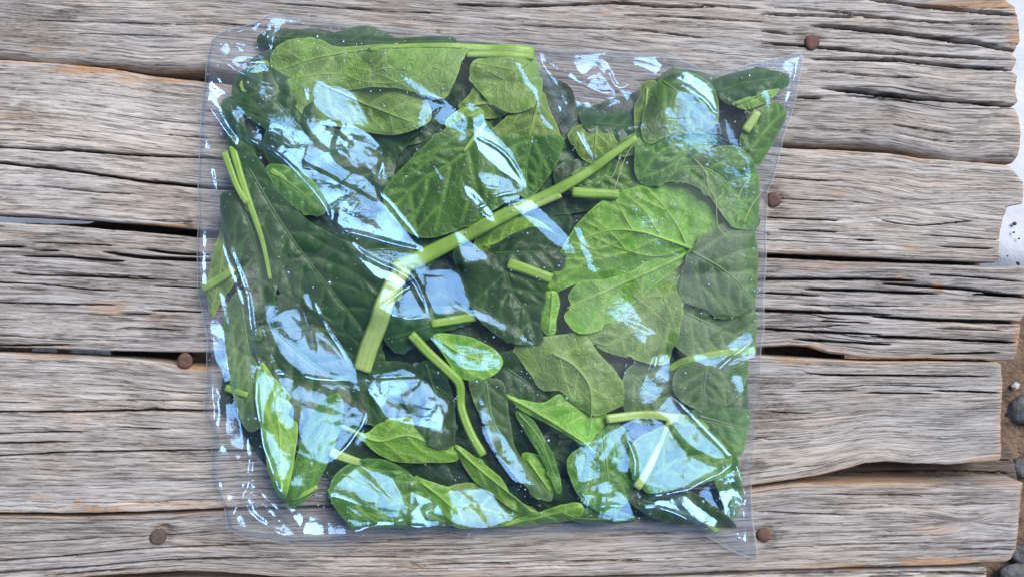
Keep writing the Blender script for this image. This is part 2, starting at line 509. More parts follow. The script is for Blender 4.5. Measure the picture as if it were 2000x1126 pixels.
def plank(top, bot, end, z0, mat, cracks=(), holes=(), fresh=(), stain_shade=(), pale=(), seed=0, edge=(9, 9), ridge=0.35, dy=1.35, dx=7.5,
          fresh_edge=(0.6, 0.6, 0.5), knots=(), ncr=10, bow=(0, 0), xl=-60, taper=()):
    ft, fb = ip(top), ip(bot)
    e = np.asarray(end, float)
    hgt = np.mean([fb(x) - ft(x) for x in (0, 700, 1400, 1900)])
    ny = int(hgt / dy) + 2
    nx = int(2060 / dx)
    v = np.linspace(0, 1, ny)
    xref = e[:, 0].max()
    # the end is ragged: x of the end for each row
    y_end = ft(min(xref, 1980)) * (1 - v) + fb(min(xref, 1980)) * v
    xe = np.interp(y_end, e[:, 1], e[:, 0]) + 3.0 * (fbm(y_end / 9, y_end * 0, seed + 2, 2) - 0.5)
    t = np.linspace(0, 1, nx)
    if xl == -60:
        t = np.concatenate([[-0.45, -0.34, -0.22, -0.12, -0.05, -0.02], t])
    X = xl + t[None, :] * (xe[:, None] - xl)
    wob_t = 3.0 * (fbm(X / 60, X * 0, seed + 31, 4) - 0.5) + 1.2 * (fbm(X / 9, X * 0, seed + 33, 2) - 0.5)
    wob_b = 3.0 * (fbm(X / 60, X * 0, seed + 41, 4) - 0.5) + 1.2 * (fbm(X / 9, X * 0, seed + 43, 2) - 0.5)
    T = ft(X) + wob_t; B = fb(X) + wob_b
    V = v[:, None] + 0 * X
    Y = T + (B - T) * V
    # grain coordinate, bent round knots
    Gy = V * hgt + 5 * (fbm(X / 330, V * 2.2, seed + 50, 3) - 0.5) + seed * 400
    for (kx, ky, kr, ks) in knots:
        d2 = ((X - kx) / (kr * 2.6)) ** 2 + ((Y - ky) / kr) ** 2
        Gy = Gy + ks * np.sign(Y - ky) * np.exp(-d2)
    z = np.zeros_like(X)
    rg = ridge * (0.32 + 0.5 * sst(1350, 1600, X))
    z += rg * 1.3 * (fbm(X / 700, Gy / 26, seed, 2) - 0.5)
    z += rg * 0.7 * (fbm(X / 420, Gy / 9, seed + 4, 3) - 0.5)
    z += 0.16 * (fbm(X / 60, Gy / 3.4, seed + 8, 2) - 0.5)
    z += 0.5 * (fbm(X / 300, Y / 200, seed + 60, 2) - 0.5)
    # edges worn round
    for d, r, sgn in ((Y - T, edge[0], 1), (B - Y, edge[1], 2)):
        r = r * (0.62 if r < 20 else 1.0) * (0.65 + 0.7 * fbm(X / 140, X * 0 + sgn, seed + 70 + sgn, 3))
        q = np.clip(1 - d / r, 0, 1)
        z -= r * S * 1000 * 0.9 * (1 - np.sqrt(np.clip(1 - q * q, 0, 1)))
    dend = (xe[:, None] - X)
    re = 9 + 0 * X
    q = np.clip(1 - dend / re, 0, 1)
    z -= re * S * 1000 * 0.8 * (1 - np.sqrt(np.clip(1 - q * q, 0, 1)))
    # splits along the grain
    rr = np.random.default_rng(seed + 99)
    cl = [(catmull(c, 6, False), w) for c, w in cracks]
    for k in range(ncr * 2 // 3):
        x0 = rr.uniform(-40, 1900); L = rr.uniform(90, 520); v0 = rr.uniform(0.06, 0.94)
        xx = np.linspace(x0, x0 + L, 7)
        yy = ft(xx) + (fb(xx) - ft(xx)) * v0 + np.cumsum(rr.normal(0, 1.1, 7))
        cl.append((np.stack([xx, yy], -1), rr.uniform(0.9, 1.9)))
    for c, w in cl:
        x0, x1 = c[0, 0], c[-1, 0]
        cols = np.where((t * (xref - xl) + xl > x0 - 12) & (t * (xref - xl) + xl < x1 + 12))[0]
        if not len(cols):
            continue
        sl = slice(cols[0], cols[-1] + 1)
        Xs, Ys = X[:, sl], Y[:, sl]
        yc = np.interp(Xs, c[:, 0], c[:, 1]) + 1.6 * (fbm(Xs / 14, Xs * 0 + w, seed + 5, 2) - 0.5)
        prof = np.clip(np.minimum((Xs - x0) / (0.14 * (x1 - x0) + 6), (x1 - Xs) / (0.14 * (x1 - x0) + 6)), 0, 1)
        if x0 <= xl + 65: prof = np.clip((x1 - Xs) / (0.14 * (x1 - x0) + 6), 0, 1)
        ww = w * (0.55 + 0.8 * fbm(Xs / 50, Xs * 0 + w * 3, seed + 6, 2)) * np.sqrt(np.clip(prof, 0.0, 1)) + 0.05
        d = np.abs(Ys - yc) / np.maximum(ww * 0.42, 0.4)
        z[:, sl] -= np.clip(prof * 3, 0, 1) * (w * 2.2 + 1.2) * np.clip(1.55 - d, 0, 1)
        z[:, sl] -= 0.25 * np.exp(-(d / 2.5) ** 2) * prof
    for (hx, hy, ra, rb, dep) in holes:
        d = np.hypot((X - hx) / ra, (Y - hy) / rb) + 0.5 * (fbm(X / 6, Y / 4, seed + 7, 2) - 0.5)
        z -= dep * np.clip(1.6 - 1.3 * d, 0, 1)
    z = z / 1000.0
    z += z0 + bow[0] * (1 - V) / 1000 + bow[1] * V / 1000
    # attributes
    nf = fbm(X / 70, Y / 14, seed + 21, 3)
    fresh_edge = [0.6 * q for q in fresh_edge]
    A_f = np.zeros_like(X); A_s = np.zeros_like(X); A_p = np.zeros_like(X)
    A_f += fresh_edge[0] * np.clip(1.25 - (Y - T) / (3 + 9 * nf), 0, 1) * sst(0.40, 0.62, fbm(X / 110, X * 0, seed + 22, 3))
    A_f += fresh_edge[1] * np.clip(1.25 - (B - Y) / (3 + 9 * nf), 0, 1) * sst(0.40, 0.62, fbm(X / 110, X * 0, seed + 23, 3))
    A_f += fresh_edge[2] * np.clip(1.3 - dend / (5 + 12 * nf), 0, 1)
    for lst, A in ((fresh, A_f), (stain_shade, A_s), (pale, A_p)):
        for (sx, sy, ra, rb, am) in lst:
            d = np.hypot((X - sx) / ra, (Y - sy) / rb) + 1.1 * (fbm(X / 30, Y / 8, seed + 24, 3) - 0.5)
            A += am * sst(1.15, 0.55, d)
    A_s += 0.35 * sst(0.62, 0.8, fbm(X / 130, Y / 45, seed + 26, 3))
    kz = S * (CAM_H - z0) / CAM_H
    Pv = np.stack([(X - 1000) * kz, (563 - Y) * kz, z], -1)
    gr = np.stack([X * S, Gy * S, 0 * X], -1)
    idx = np.arange(X.size).reshape(X.shape)
    f = np.stack([idx[1:, :-1], idx[1:, 1:], idx[:-1, 1:], idx[:-1, :-1]], -1).reshape(-1, 4)
    ring = np.concatenate([idx[0, :], idx[1:, -1], idx[-1, -2::-1], idx[-2:0:-1, 0]])
    base = Pv.reshape(-1, 3)
    vs = [base]; fs = [f]; last = ring; n0 = len(base)
    att = {'grain': gr.reshape(-1, 3), 'fresh': np.clip(A_f, 0, 1).ravel(), 'stain_shade': np.clip(A_s, 0, 1).ravel(), 'pale': np.clip(A_p, 0, 1).ravel()}
    for lv in (0.30, 0.65, 1.0):
        nv = base[ring].copy()
        nv[:, 2] = nv[:, 2] * (1 - lv) + (z0 - TH) * lv
        nv[:, :2] *= 1 - 0.0015 * lv
        new = np.arange(n0, n0 + len(ring)); n0 += len(ring)
        vs.append(nv)
        fs.append(np.stack([last, np.roll(last, -1), np.roll(new, -1), new], -1))
        g2 = att['grain'][ring].copy(); g2[:, 1] += lv * TH * 1.0
        att['grain'] = np.concatenate([att['grain'], g2])
        for kk in ('fresh', 'stain_shade', 'pale'):
            att[kk] = np.concatenate([att[kk], att[kk][ring] * (1 - 0.5 * lv)])
        last = new
    return obj('plank', np.concatenate(vs), np.concatenate(fs), mat, TABLE, True, att)

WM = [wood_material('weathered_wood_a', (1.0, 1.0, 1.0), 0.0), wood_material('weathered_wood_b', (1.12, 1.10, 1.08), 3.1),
      wood_material('weathered_wood_c', (0.93, 0.92, 0.92), 6.4), wood_material('lower_wood', (0.30, 0.25, 0.215), 9.2)]  # brown lower wood, darkened so the gaps between boards look shaded

P1 = plank([(-100, -190), (2100, -190)],
      [(-100, 108), (0, 113), (100, 124), (220, 131), (290, 139), (400, 138), (700, 178), (1000, 215), (1300, 256), (1540, 283), (1640, 286), (1740, 290), (1790, 303), (1860, 315), (2050, 317)],
      [(1960, -200), (1968, 0), (1985, 12), (1993, 40), (1995, 78), (1984, 100), (1979, 106), (1989, 113), (1985, 126), (1979, 139), (1988, 147), (1986, 175), (1991, 196), (1982, 207), (1993, 230), (1996, 262), (1995, 290), (1988, 312)],
      0.0, WM[0], seed=1, edge=(9, 24), ridge=0.95, ncr=26, fresh_edge=(0, 0.15, 0.9), bow=(0, 0.5),
      cracks=[([(1690, -2), (1800, 12), (1900, 22), (1990, 30)], 6), ([(1480, 12), (1600, 20), (1700, 32), (1800, 42), (1995, 50)], 3),
              ([(1580, 50), (1640, 54), (1740, 63), (1830, 75), (1900, 83), (1990, 103)], 7), ([(1480, 28), (1650, 33), (1740, 37)], 3.4),
              ([(1480, 85), (1570, 90), (1700, 102), (1800, 108), (1990, 118)], 4), ([(1570, 115), (1750, 118), (1850, 128), (1990, 139)], 5),
              ([(1570, 135), (1700, 148), (1800, 152)], 2.5), ([(1600, 172), (1680, 178), (1750, 188), (1870, 198), (1990, 208)], 8),
              ([(1555, 190), (1605, 192)], 5), ([(1480, 60), (1540, 66), (1580, 66)], 3), ([(1640, 185), (1740, 195), (1800, 203)], 2.2), ([(1740, 243), (1860, 262)], 2),
              ([(880, 8), (1000, 13), (1100, 10), (1210, 6), (1290, 13), (1400, 14)], 4), ([(1000, 48), (1150, 56), (1260, 60), (1380, 76)], 2.5), ([(1210, 30), (1300, 32), (1400, 38), (1500, 44)], 3),
              ([(60, 40), (200, 44), (420, 50)], 1.5), ([(150, 66), (300, 70), (400, 76)], 1.6), ([(1350, 8), (1480, 18)], 3)],
      holes=[(1586, 83, 20, 18, 1.0), (1215, 5, 9, 5, 3), (1560, 62, 16, 3.5, 1.4), (320, 53, 3, 2, 1.2)],
      stain_shade=[(1580, 80, 26, 20, 0.8), (1610, 90, 50, 7, 0.4), (60, 45, 110, 45, 0.6), (150, 25, 60, 15, 0.4), (1590, 290, 130, 12, 0.5), (1560, 200, 60, 25, 0.35), (300, 128, 90, 10, 0.4), (1850, 78, 40, 8, 0.5)],  # dark ridge slope and lower edge entries paint shade among the stains
      fresh=[(165, 99, 8, 4, 1), (1895, 8, 110, 10, 0.9), (1980, 60, 16, 30, 0.5), (85, 97, 25, 6, .5), (1180, 25, 14, 5, 0.6)], knots=[(170, 40, 60, 10)])
P2 = plank([(-100, 110), (0, 117), (100, 123), (220, 134), (300, 149), (400, 160), (700, 190), (1000, 226), (1300, 264), (1540, 290), (1640, 293), (1740, 299), (1810, 310), (1975, 322), (2100, 330)],
      [(-100, 414), (0, 419), (120, 425), (250, 435), (390, 449), (800, 470), (1200, 487), (1490, 494), (1640, 500), (1800, 508), (1960, 513), (2100, 515)],
      [(1973, 320), (1985, 335), (2001, 352), (2003, 380), (2001, 396), (1970, 404), (1962, 430), (1956, 460), (1954, 490), (1956, 503), (1950, 514)],
      0.001, WM[1], seed=2, edge=(8, 10), ridge=0.30, ncr=8, fresh_edge=(0.85, 0.7, 0.35),
      cracks=[([(-60, 284), (60, 290), (105, 293), (130, 292), (190, 297), (260, 302), (330, 305), (420, 309), (560, 318)], 4), ([(-60, 312), (70, 325), (140, 333), (220, 345), (290, 355), (310, 356), (400, 365), (520, 372)], 5.5),
              ([(328, 263), (400, 269)], 2), ([(-60, 278), (10, 280), (24, 284)], 2), ([(1490, 424), (1580, 428), (1660, 432)], 2.4), ([(1520, 448), (1660, 454)], 2.6), ([(1490, 455), (1530, 456)], 2),
              ([(1700, 418), (1740, 434), (1800, 440), (1860, 435), (1930, 428)], 1.8), ([(1670, 468), (1740, 472)], 2.4), ([(1835, 482), (1970, 487)], 3), ([(1500, 345), (1600, 352), (1640, 354)], 2), ([(290, 430), (380, 434)], 2)],
      holes=[(1511, 390, 20, 18, 1.0), (115, 292, 12, 5, 4), (302, 356, 8, 5, 4), (170, 188, 4, 2, 1.3), (1645, 445, 3, 2, 1.3)],
      fresh=[(180, 138, 85, 9, 1.0), (245, 154, 28, 8, 0.7), (330, 158, 70, 5, 0.7), (1803, 308, 34, 6, 1.0), (310, 441, 90, 5, 0.9), (35, 225, 40, 7, 0.4), (1635, 378, 18, 16, 0.35), (1780, 484, 20, 6, 0.6), (1545, 484, 12, 6, 0.5)],
      stain_shade=[(322, 176, 46, 17, 0.75), (290, 175, 24, 10, .4), (372, 436, 16, 12, 0.8), (1512, 386, 34, 26, 0.8), (180, 200, 26, 8, 0.25), (175, 395, 30, 8, 0.2), (1560, 420, 60, 40, 0.25)],
      pale=[(26, 202, 12, 10, 0.9), (200, 190, 160, 40, 0.45), (90, 350, 110, 60, 0.25)], knots=[(1780, 400, 46, 18)])
P3 = plank([(-100, 431), (0, 435), (120, 440), (260, 452), (390, 464), (800, 480), (1200, 494), (1490, 504), (1640, 510), (1800, 515), (1920, 519), (2100, 524)],
      [(-100, 683), (0, 678), (130, 682), (250, 685), (400, 688), (1000, 688), (1480, 678), (1540, 675), (1580, 677), (1620, 690), (1700, 698), (1800, 700), (1990, 704), (2100, 704)],
      [(2012, 510), (2012, 600), (1997, 628), (1994, 660), (1989, 690), (1984, 702)],
      0.0, WM[2], seed=3, edge=(8, 8), ridge=0.62, ncr=26, fresh_edge=(0.45, 0.8, 0.6),
      cracks=[([(-60, 480), (50, 482)], 3.4), ([(60, 488), (115, 490)], 2.4), ([(40, 500), (130, 502), (200, 508), (245, 510)], 4.5), ([(200, 491), (270, 502), (330, 505), (420, 510)], 6), ([(280, 487), (340, 495), (410, 498)], 4.5),
              ([(20, 533), (70, 537), (130, 538), (190, 540), (310, 546)], 3.4), ([(-60, 548), (90, 556), (170, 565), (235, 567)], 2.6), ([(-60, 588), (130, 594), (235, 594)], 2.6), ([(300, 559), (400, 563)], 2.6), ([(230, 612), (295, 613)], 2.2), ([(290, 606), (400, 609)], 3), ([(230, 641), (330, 643)], 2),
              ([(60, 473), (150, 476), (230, 480)], 2.2), ([(-60, 515), (30, 519)], 2), ([(-60, 674), (60, 674), (140, 672)], 3),
              ([(1420, 545), (1570, 545), (1700, 545), (1795, 548)], 5), ([(1570, 565), (1700, 568), (1835, 574)], 5), ([(1720, 553), (1830, 561), (1900, 566), (2010, 582)], 4.5), ([(1420, 603), (1600, 610), (1745, 614)], 5.5), ([(1700, 617), (1830, 625), (1930, 628), (2010, 631)], 6), ([(1420, 638), (1580, 647), (1725, 653)], 4),
              ([(1700, 656), (1800, 660), (1985, 669)], 5), ([(1820, 691), (1960, 688)], 3.6), ([(1480, 571), (1600, 577)], 3.4), ([(1550, 662), (1745, 673)], 3.6), ([(1900, 574), (2000, 578)], 5), ([(1810, 535), (1900, 541), (2000, 550)], 3), ([(1560, 595), (1760, 598)], 2), ([(1600, 626), (1700, 630)], 3), ([(1540, 640), (1660, 634)], 2), ([(1820, 640), (1960, 645)], 2)],
      fresh=[(215, 601, 45, 14, 0.5), (1760, 545, 14, 10, 0.5), (1835, 560, 14, 12, 0.8), (1620, 520, 80, 8, 0.4), (1560, 678, 60, 6, 0.8), (30, 460, 50, 8, 0.35), (310, 620, 40, 10, .35), (1985, 660, 10, 30, .5)],
      stain_shade=[(330, 640, 50, 34, 0.55), (310, 530, 30, 26, 0.4), (1520, 612, 40, 10, 0.7), (1515, 635, 40, 8, 0.7), (1505, 525, 26, 10, 0.6), (370, 560, 40, 30, .25)],
      pale=[(100, 640, 90, 30, 0.3)], knots=[(1833, 562, 14, 8)])
P4 = plank([(-100, 684), (0, 689), (130, 694), (250, 700), (310, 706), (350, 713), (400, 716), (700, 705), (1000, 700), (1480, 694), (1520, 696), (1580, 700), (1640, 704), (1800, 706), (1955, 708), (2100, 710)],
      [(-100, 1005), (0, 1000), (150, 1002), (260, 1000), (420, 992), (800, 982), (1200, 965), (1450, 950), (1500, 943), (1560, 934), (1600, 928), (1640, 918), (1690, 904), (1730, 901), (1790, 905), (1850, 907), (1900, 903), (1950, 900), (2100, 900)],
      [(1950, 704), (1959, 714), (1961, 760), (1957, 830), (1959, 885), (1957, 900), (1945, 907)],
      0.0035, WM[0], seed=4, edge=(8, 7), ridge=0.30, ncr=12, fresh_edge=(0.9, 0.8, 0.8),
      cracks=[([(-60, 804), (120, 804), (200, 803), (290, 801), (420, 802), (560, 806)], 4.2), ([(-60, 848), (110, 843), (180, 843)], 2.2), ([(-60, 867), (100, 863), (145, 861)], 3.2), ([(-60, 892), (60, 887), (120, 883), (220, 882), (300, 880), (430, 879), (520, 880)], 3.4),
              ([(1570, 727), (1630, 732), (1750, 733), (1935, 735)], 3.6), ([(1690, 767), (1820, 768)], 3.2), ([(1820, 762), (1958, 767)], 4), ([(1500, 803), (1590, 808)], 2), ([(-60, 785), (60, 786)], 1.8), ([(230, 833), (330, 838)], 2), ([(1560, 764), (1680, 762)], 2), ([(240, 780), (400, 783)], 1.6)],
      holes=[(300, 800, 11, 6, 4), (1708, 811, 3, 2, 1), (1745, 809, 3, 2, 1)],
      fresh=[(215, 995, 75, 9, 1.0), (340, 986, 90, 6, 0.8), (152, 985, 8, 12, 1), (75, 971, 24, 5, .7), (1930, 900, 60, 8, 0.8), (380, 722, 40, 8, .5), (1540, 704, 60, 6, 0.8)],
      stain_shade=[(1500, 745, 70, 18, 0.75), (1490, 790, 60, 40, 0.5), (1470, 910, 30, 20, 0.6), (1520, 850, 70, 50, 0.3), (1770, 893, 24, 12, 0.35), (290, 818, 30, 30, 0.2)],
      pale=[(320, 994, 110, 10, 0.7), (60, 985, 90, 14, 0.4), (1800, 880, 140, 30, 0.3)], knots=[(1775, 905, 24, 16)])
P5 = plank([(-100, 1012), (0, 1006), (150, 1009), (260, 1006), (420, 998), (800, 986), (1200, 968), (1450, 955), (1560, 944), (1620, 943), (1750, 942), (1900, 943), (2100, 942)],
      [(-100, 1150), (0, 1138), (230, 1122), (350, 1115), (440, 1117), (560, 1127), (900, 1130), (1200, 1124), (1480, 1114), (1700, 1107), (1850, 1104), (1950, 1098), (2100, 1096)],
      [(2003, 936), (1999, 955), (1993, 1030), (1988, 1072), (1978, 1092), (1965, 1100)],
      0.0005, WM[2], seed=5, edge=(6, 9), ridge=0.50, ncr=16, fresh_edge=(0.7, 0.85, 0.6),
      cracks=[([(-60, 1064), (100, 1056), (200, 1050), (330, 1044), (420, 1036)], 2), ([(-60, 1099), (130, 1085), (270, 1072), (400, 1066), (540, 1060)], 3), ([(-60, 1122), (150, 1108), (300, 1095), (430, 1090), (560, 1089)], 3.4), ([(80, 1124), (230, 1112), (360, 1104)], 2.4),
              ([(620, 1086), (760, 1088), (800, 1088)], 3), ([(830, 1103), (930, 1100), (1000, 1101)], 3), ([(940, 1085), (1060, 1082)], 2), ([(1100, 1097), (1260, 1094)], 2.4), ([(1470, 998), (1560, 1002), (1680, 1006)], 2), ([(1860, 1072), (1985, 1073)], 3), ([(1690, 1050), (1800, 1045)], 1.8), ([(1480, 1070), (1700, 1062), (1900, 1060)], 1.6), ([(1600, 965), (1800, 968)], 1.6)],
      holes=[(1492, 1043, 20, 18, 1.0), (312, 1045, 19, 17, 2.6), (323, 1031, 11, 9, 3.5), (805, 1101, 6, 5, 3), (1690, 1017, 3, 2, 1.2), (1872, 979, 4, 2, 1.2)],
      fresh=[(318, 1030, 18, 8, 0.8), (1640, 1104, 70, 6, 0.8), (1850, 1098, 110, 10, 0.9), (1820, 1035, 50, 12, 0.35), (1700, 943, 150, 5, 0.9)],
      stain_shade=[(320, 1040, 34, 22, 0.55), (1500, 1040, 40, 24, 0.8), (1560, 1000, 60, 40, 0.2)], knots=[(1890, 1018, 22, 12), (312, 1045, 30, 10)])
P6 = plank([(-100, 1160), (0, 1152), (350, 1134), (700, 1139), (1200, 1129), (1480, 1121), (1700, 1113), (1850, 1109), (2100, 1103)],
      [(-100, 1300), (2100, 1290)], [(1931, 1090), (1929, 1150), (1932, 1300)], -0.002, WM[0], seed=6, ridge=0.6, ncr=14, dx=9, dy=2.2, fresh_edge=(0.6, 0, 0.3),
      cracks=[([(1450, 1124), (1600, 1120), (1900, 1117)], 4), ([(1690, 1127), (1930, 1121)], 5)])
# darker board lying one layer lower, seen in the notch under the fourth board
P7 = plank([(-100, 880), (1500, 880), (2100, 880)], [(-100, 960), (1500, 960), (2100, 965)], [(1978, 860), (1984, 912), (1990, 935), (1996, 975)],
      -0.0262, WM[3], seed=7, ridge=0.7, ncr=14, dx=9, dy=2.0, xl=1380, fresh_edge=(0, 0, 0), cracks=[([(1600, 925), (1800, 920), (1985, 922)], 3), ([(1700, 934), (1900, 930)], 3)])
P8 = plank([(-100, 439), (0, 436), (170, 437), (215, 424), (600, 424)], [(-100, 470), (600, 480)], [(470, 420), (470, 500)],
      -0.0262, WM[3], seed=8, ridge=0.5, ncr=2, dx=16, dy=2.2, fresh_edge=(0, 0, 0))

ADDED_BOARD_A = plank([(-100, 480), (2100, 486)], [(-100, 535), (2100, 545)], [(1912, 480), (1918, 510), (1915, 560)],
      -0.0262, WM[3], seed=9, ridge=0.5, ncr=2, dx=16, dy=2.2, xl=1400, fresh_edge=(0, 0, 0))  # added dark board, put under this gap so it reads black

ADDED_BOARD_B = plank([(-100, 90), (270, 122), (400, 122), (700, 160), (1000, 196), (1500, 262)], [(-100, 150), (400, 176), (700, 214), (1000, 250), (1500, 320)], [(1480, 100), (1480, 340)],
      -0.055, WM[3], seed=10, ridge=0.5, ncr=2, dx=16, dy=2.2, xl=250, fresh_edge=(0, 0, 0))  # unseen dark board added to blacken the gap above it

def beam(px):
    """cross piece the boards are nailed to"""
    a = W((px - 75, 0), -0.06)[0]; b = W((px + 75, 0), -0.06)[0]
    ny = 60
    ys = np.linspace(-0.235, 0.235, ny)
    pr = np.array([(a, -0.095), (a, -0.0285), (a + 0.003, -0.0265), (b - 0.003, -0.0265), (b, -0.0285), (b, -0.095)])
    v = np.zeros((ny, 6, 3))
    for i, y in enumerate(ys):
        v[i, :, 0] = pr[:, 0] + 0.0012 * (fbm(y * 30 + np.arange(6), np.arange(6) * 1.7, 4) - 0.5)
        v[i, :, 1] = y; v[i, :, 2] = pr[:, 1]
    i = np.arange(ny * 6).reshape(ny, 6)
    f = np.stack([i[:-1, :-1], i[1:, :-1], i[1:, 1:], i[:-1, 1:]], -1).reshape(-1, 4)
    vv = v.reshape(-1, 3)
    at = {'grain': np.stack([vv[:, 1], vv[:, 0] + vv[:, 2], 0 * vv[:, 0]], -1), 'fresh': np.zeros(len(vv)), 'stain_shade': np.zeros(len(vv)), 'pale': np.zeros(len(vv))}
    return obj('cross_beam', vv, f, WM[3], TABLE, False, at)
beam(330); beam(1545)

def nail(px, py, z, rpx, parent, mat, tilt=(0, 0), seed=0):
    c = W((px, py), z)
    n, prof = 20, [(0.0, 0.0010), (0.35, 0.0011), (0.7, 0.0010), (0.9, 0.0006), (1.0, 0.0), (0.97, -0.0006), (0.45, -0.0008), (0.42, -0.02)]
    v = []; f = []
    for k, (r, h) in enumerate(prof):
        for j in range(n):
            a = 2 * np.pi * j / n
            rr = r * rpx * S * (1 + 0.10 * (vnoise(np.cos(a) * 1.5 + 3, np.sin(a) * 1.5 + 3, seed) - 0.5) + 0.03 * math.sin(3 * a + seed))
            x, y = rr * math.cos(a), rr * math.sin(a)
            v.append((c[0] + x, c[1] + y, z + h + x * tilt[0] + y * tilt[1] + 0.0003 * vnoise(x * 900 + 9, y * 900 + 9, seed)))
    for k in range(len(prof) - 1):
        for j in range(n):
            f.append((k * n + j, (k + 1) * n + j, (k + 1) * n + (j + 1) % n, k * n + (j + 1) % n))
    return obj('nail', v, f, mat, parent)
nail(1586, 83, 0.0008, 14.5, P1, M_RUST, (0.05, 0.05), 1)['label'] = 'rusty round nail head by the bag corner'
nail(1511, 390, 0.0012, 14.5, P2, M_RUST, (0.1, 0), 2)
nail(361, 704, 0.0042, 15.5, P4, M_RUST, (0, -0.05), 3)
nail(309, 1047, -0.0002, 15, P5, M_OLDNAIL, (-0.25, -0.25), 4)['label'] = 'dark nail head sunk crooked in its hole'
nail(1492, 1043, 0.0006, 14, P5, M_RUST, (0, 0), 5)

# ------------------------------------------------------------------ the bag: shape of the film
OUT = [(528, 27), (575, 31), (640, 38), (740, 50), (880, 68), (1045, 88), (1110, 99), (1190, 102), (1300, 104), (1345, 122), (1390, 141), (1440, 132), (1500, 118), (1571, 101),
       (1566, 128), (1556, 190), (1535, 270), (1512, 345), (1498, 376), (1500, 430), (1498, 520), (1491, 640), (1483, 760), (1472, 880), (1466, 935), (1472, 1000), (1479, 1086),
       (1440, 1079), (1400, 1060), (1350, 1042), (1290, 1036), (1150, 1036), (1000, 1043), (850, 1044), (740, 1054), (620, 1063), (550, 1058), (480, 1047), (436, 1030),
       (430, 980), (418, 900), (411, 800), (403, 700), (394, 630), (386, 560), (385, 480), (387, 350), (390, 250), (395, 185), (403, 150), (405, 110), (414, 75), (432, 64), (480, 48)]
OUTW = W(OUT, 0.003)
OUTS = resample(OUTW, 0.005, True)
_k = np.arange(len(OUTS)); _cr = 0.6 + 1.3 * sst(-0.10, -0.17, OUTS[:, 0]) * sst(0.03, -0.05, OUTS[:, 1]) + 0.5 * sst(-0.135, -0.16, OUTS[:, 1])
OUTS = OUTS + 0.0011 * _cr[:, None] * np.stack([np.interp(_k, _k[::3], rng.normal(0, 1, len(_k[::3]))), np.interp(_k, _k[::3], rng.normal(0, 1, len(_k[::3])))], -1) * (1 - np.exp(-(np.hypot(OUTS[:, 0] - OUTW[13, 0], OUTS[:, 1] - OUTW[13, 1]) / 0.02) ** 2))[:, None]
MASS = W([(455, 215), (500, 110), (560, 62), (880, 70), (1035, 100), (1090, 225), (1180, 225), (1250, 205), (1300, 145), (1400, 150), (1535, 135), (1535, 220), (1490, 320), (1486, 600), (1466, 880), (1420, 1010), (1300, 1015), (1000, 1028), (680, 1020), (560, 960), (460, 820), (415, 600), (440, 400)], 0.015)
DG = 0.0009
gx = np.arange(OUTW[:, 0].min() - 0.006, OUTW[:, 0].max() + 0.006, DG)
gy = np.arange(OUTW[:, 1].min() - 0.006, OUTW[:, 1].max() + 0.006, DG)
GX, GY = np.meshgrid(gx, gy)
dO = sdf(GX, GY, OUTS)
dM = sdf(GX, GY, resample(MASS, 0.004, True))
def blur(a, sig):
    p = int(4 * sig / DG) + 2
    b = np.pad(a, p, mode='edge')
    fy = np.fft.fftfreq(b.shape[0], DG)[:, None]; fx = np.fft.rfftfreq(b.shape[1], DG)[None]
    g = np.exp(-2 * (np.pi * sig) ** 2 * (fx ** 2 + fy ** 2))
    return np.fft.irfft2(np.fft.rfft2(b) * g, b.shape)[p:-p, p:-p]
MARG = 0.0085 + 0.0065 * np.maximum(sst(-0.135, -0.165, GX), sst(0.12, 0.15, GX) * sst(-0.12, -0.15, GY))
h0 = MARG + (0.026 - MARG) * sst(-0.006, 0.012, dM + 0.010 * (fbm(GX * 45, GY * 45, 71, 3) - 0.5))
h0 += 0.006 * (fbm(GX * 16 + 40, GY * 16 + 40, 77, 3) - 0.5) * sst(-0.01, 0.03, dM)
h0 = blur(h0, 0.0025)

dhy, dhx = np.gradient(h0, DG)
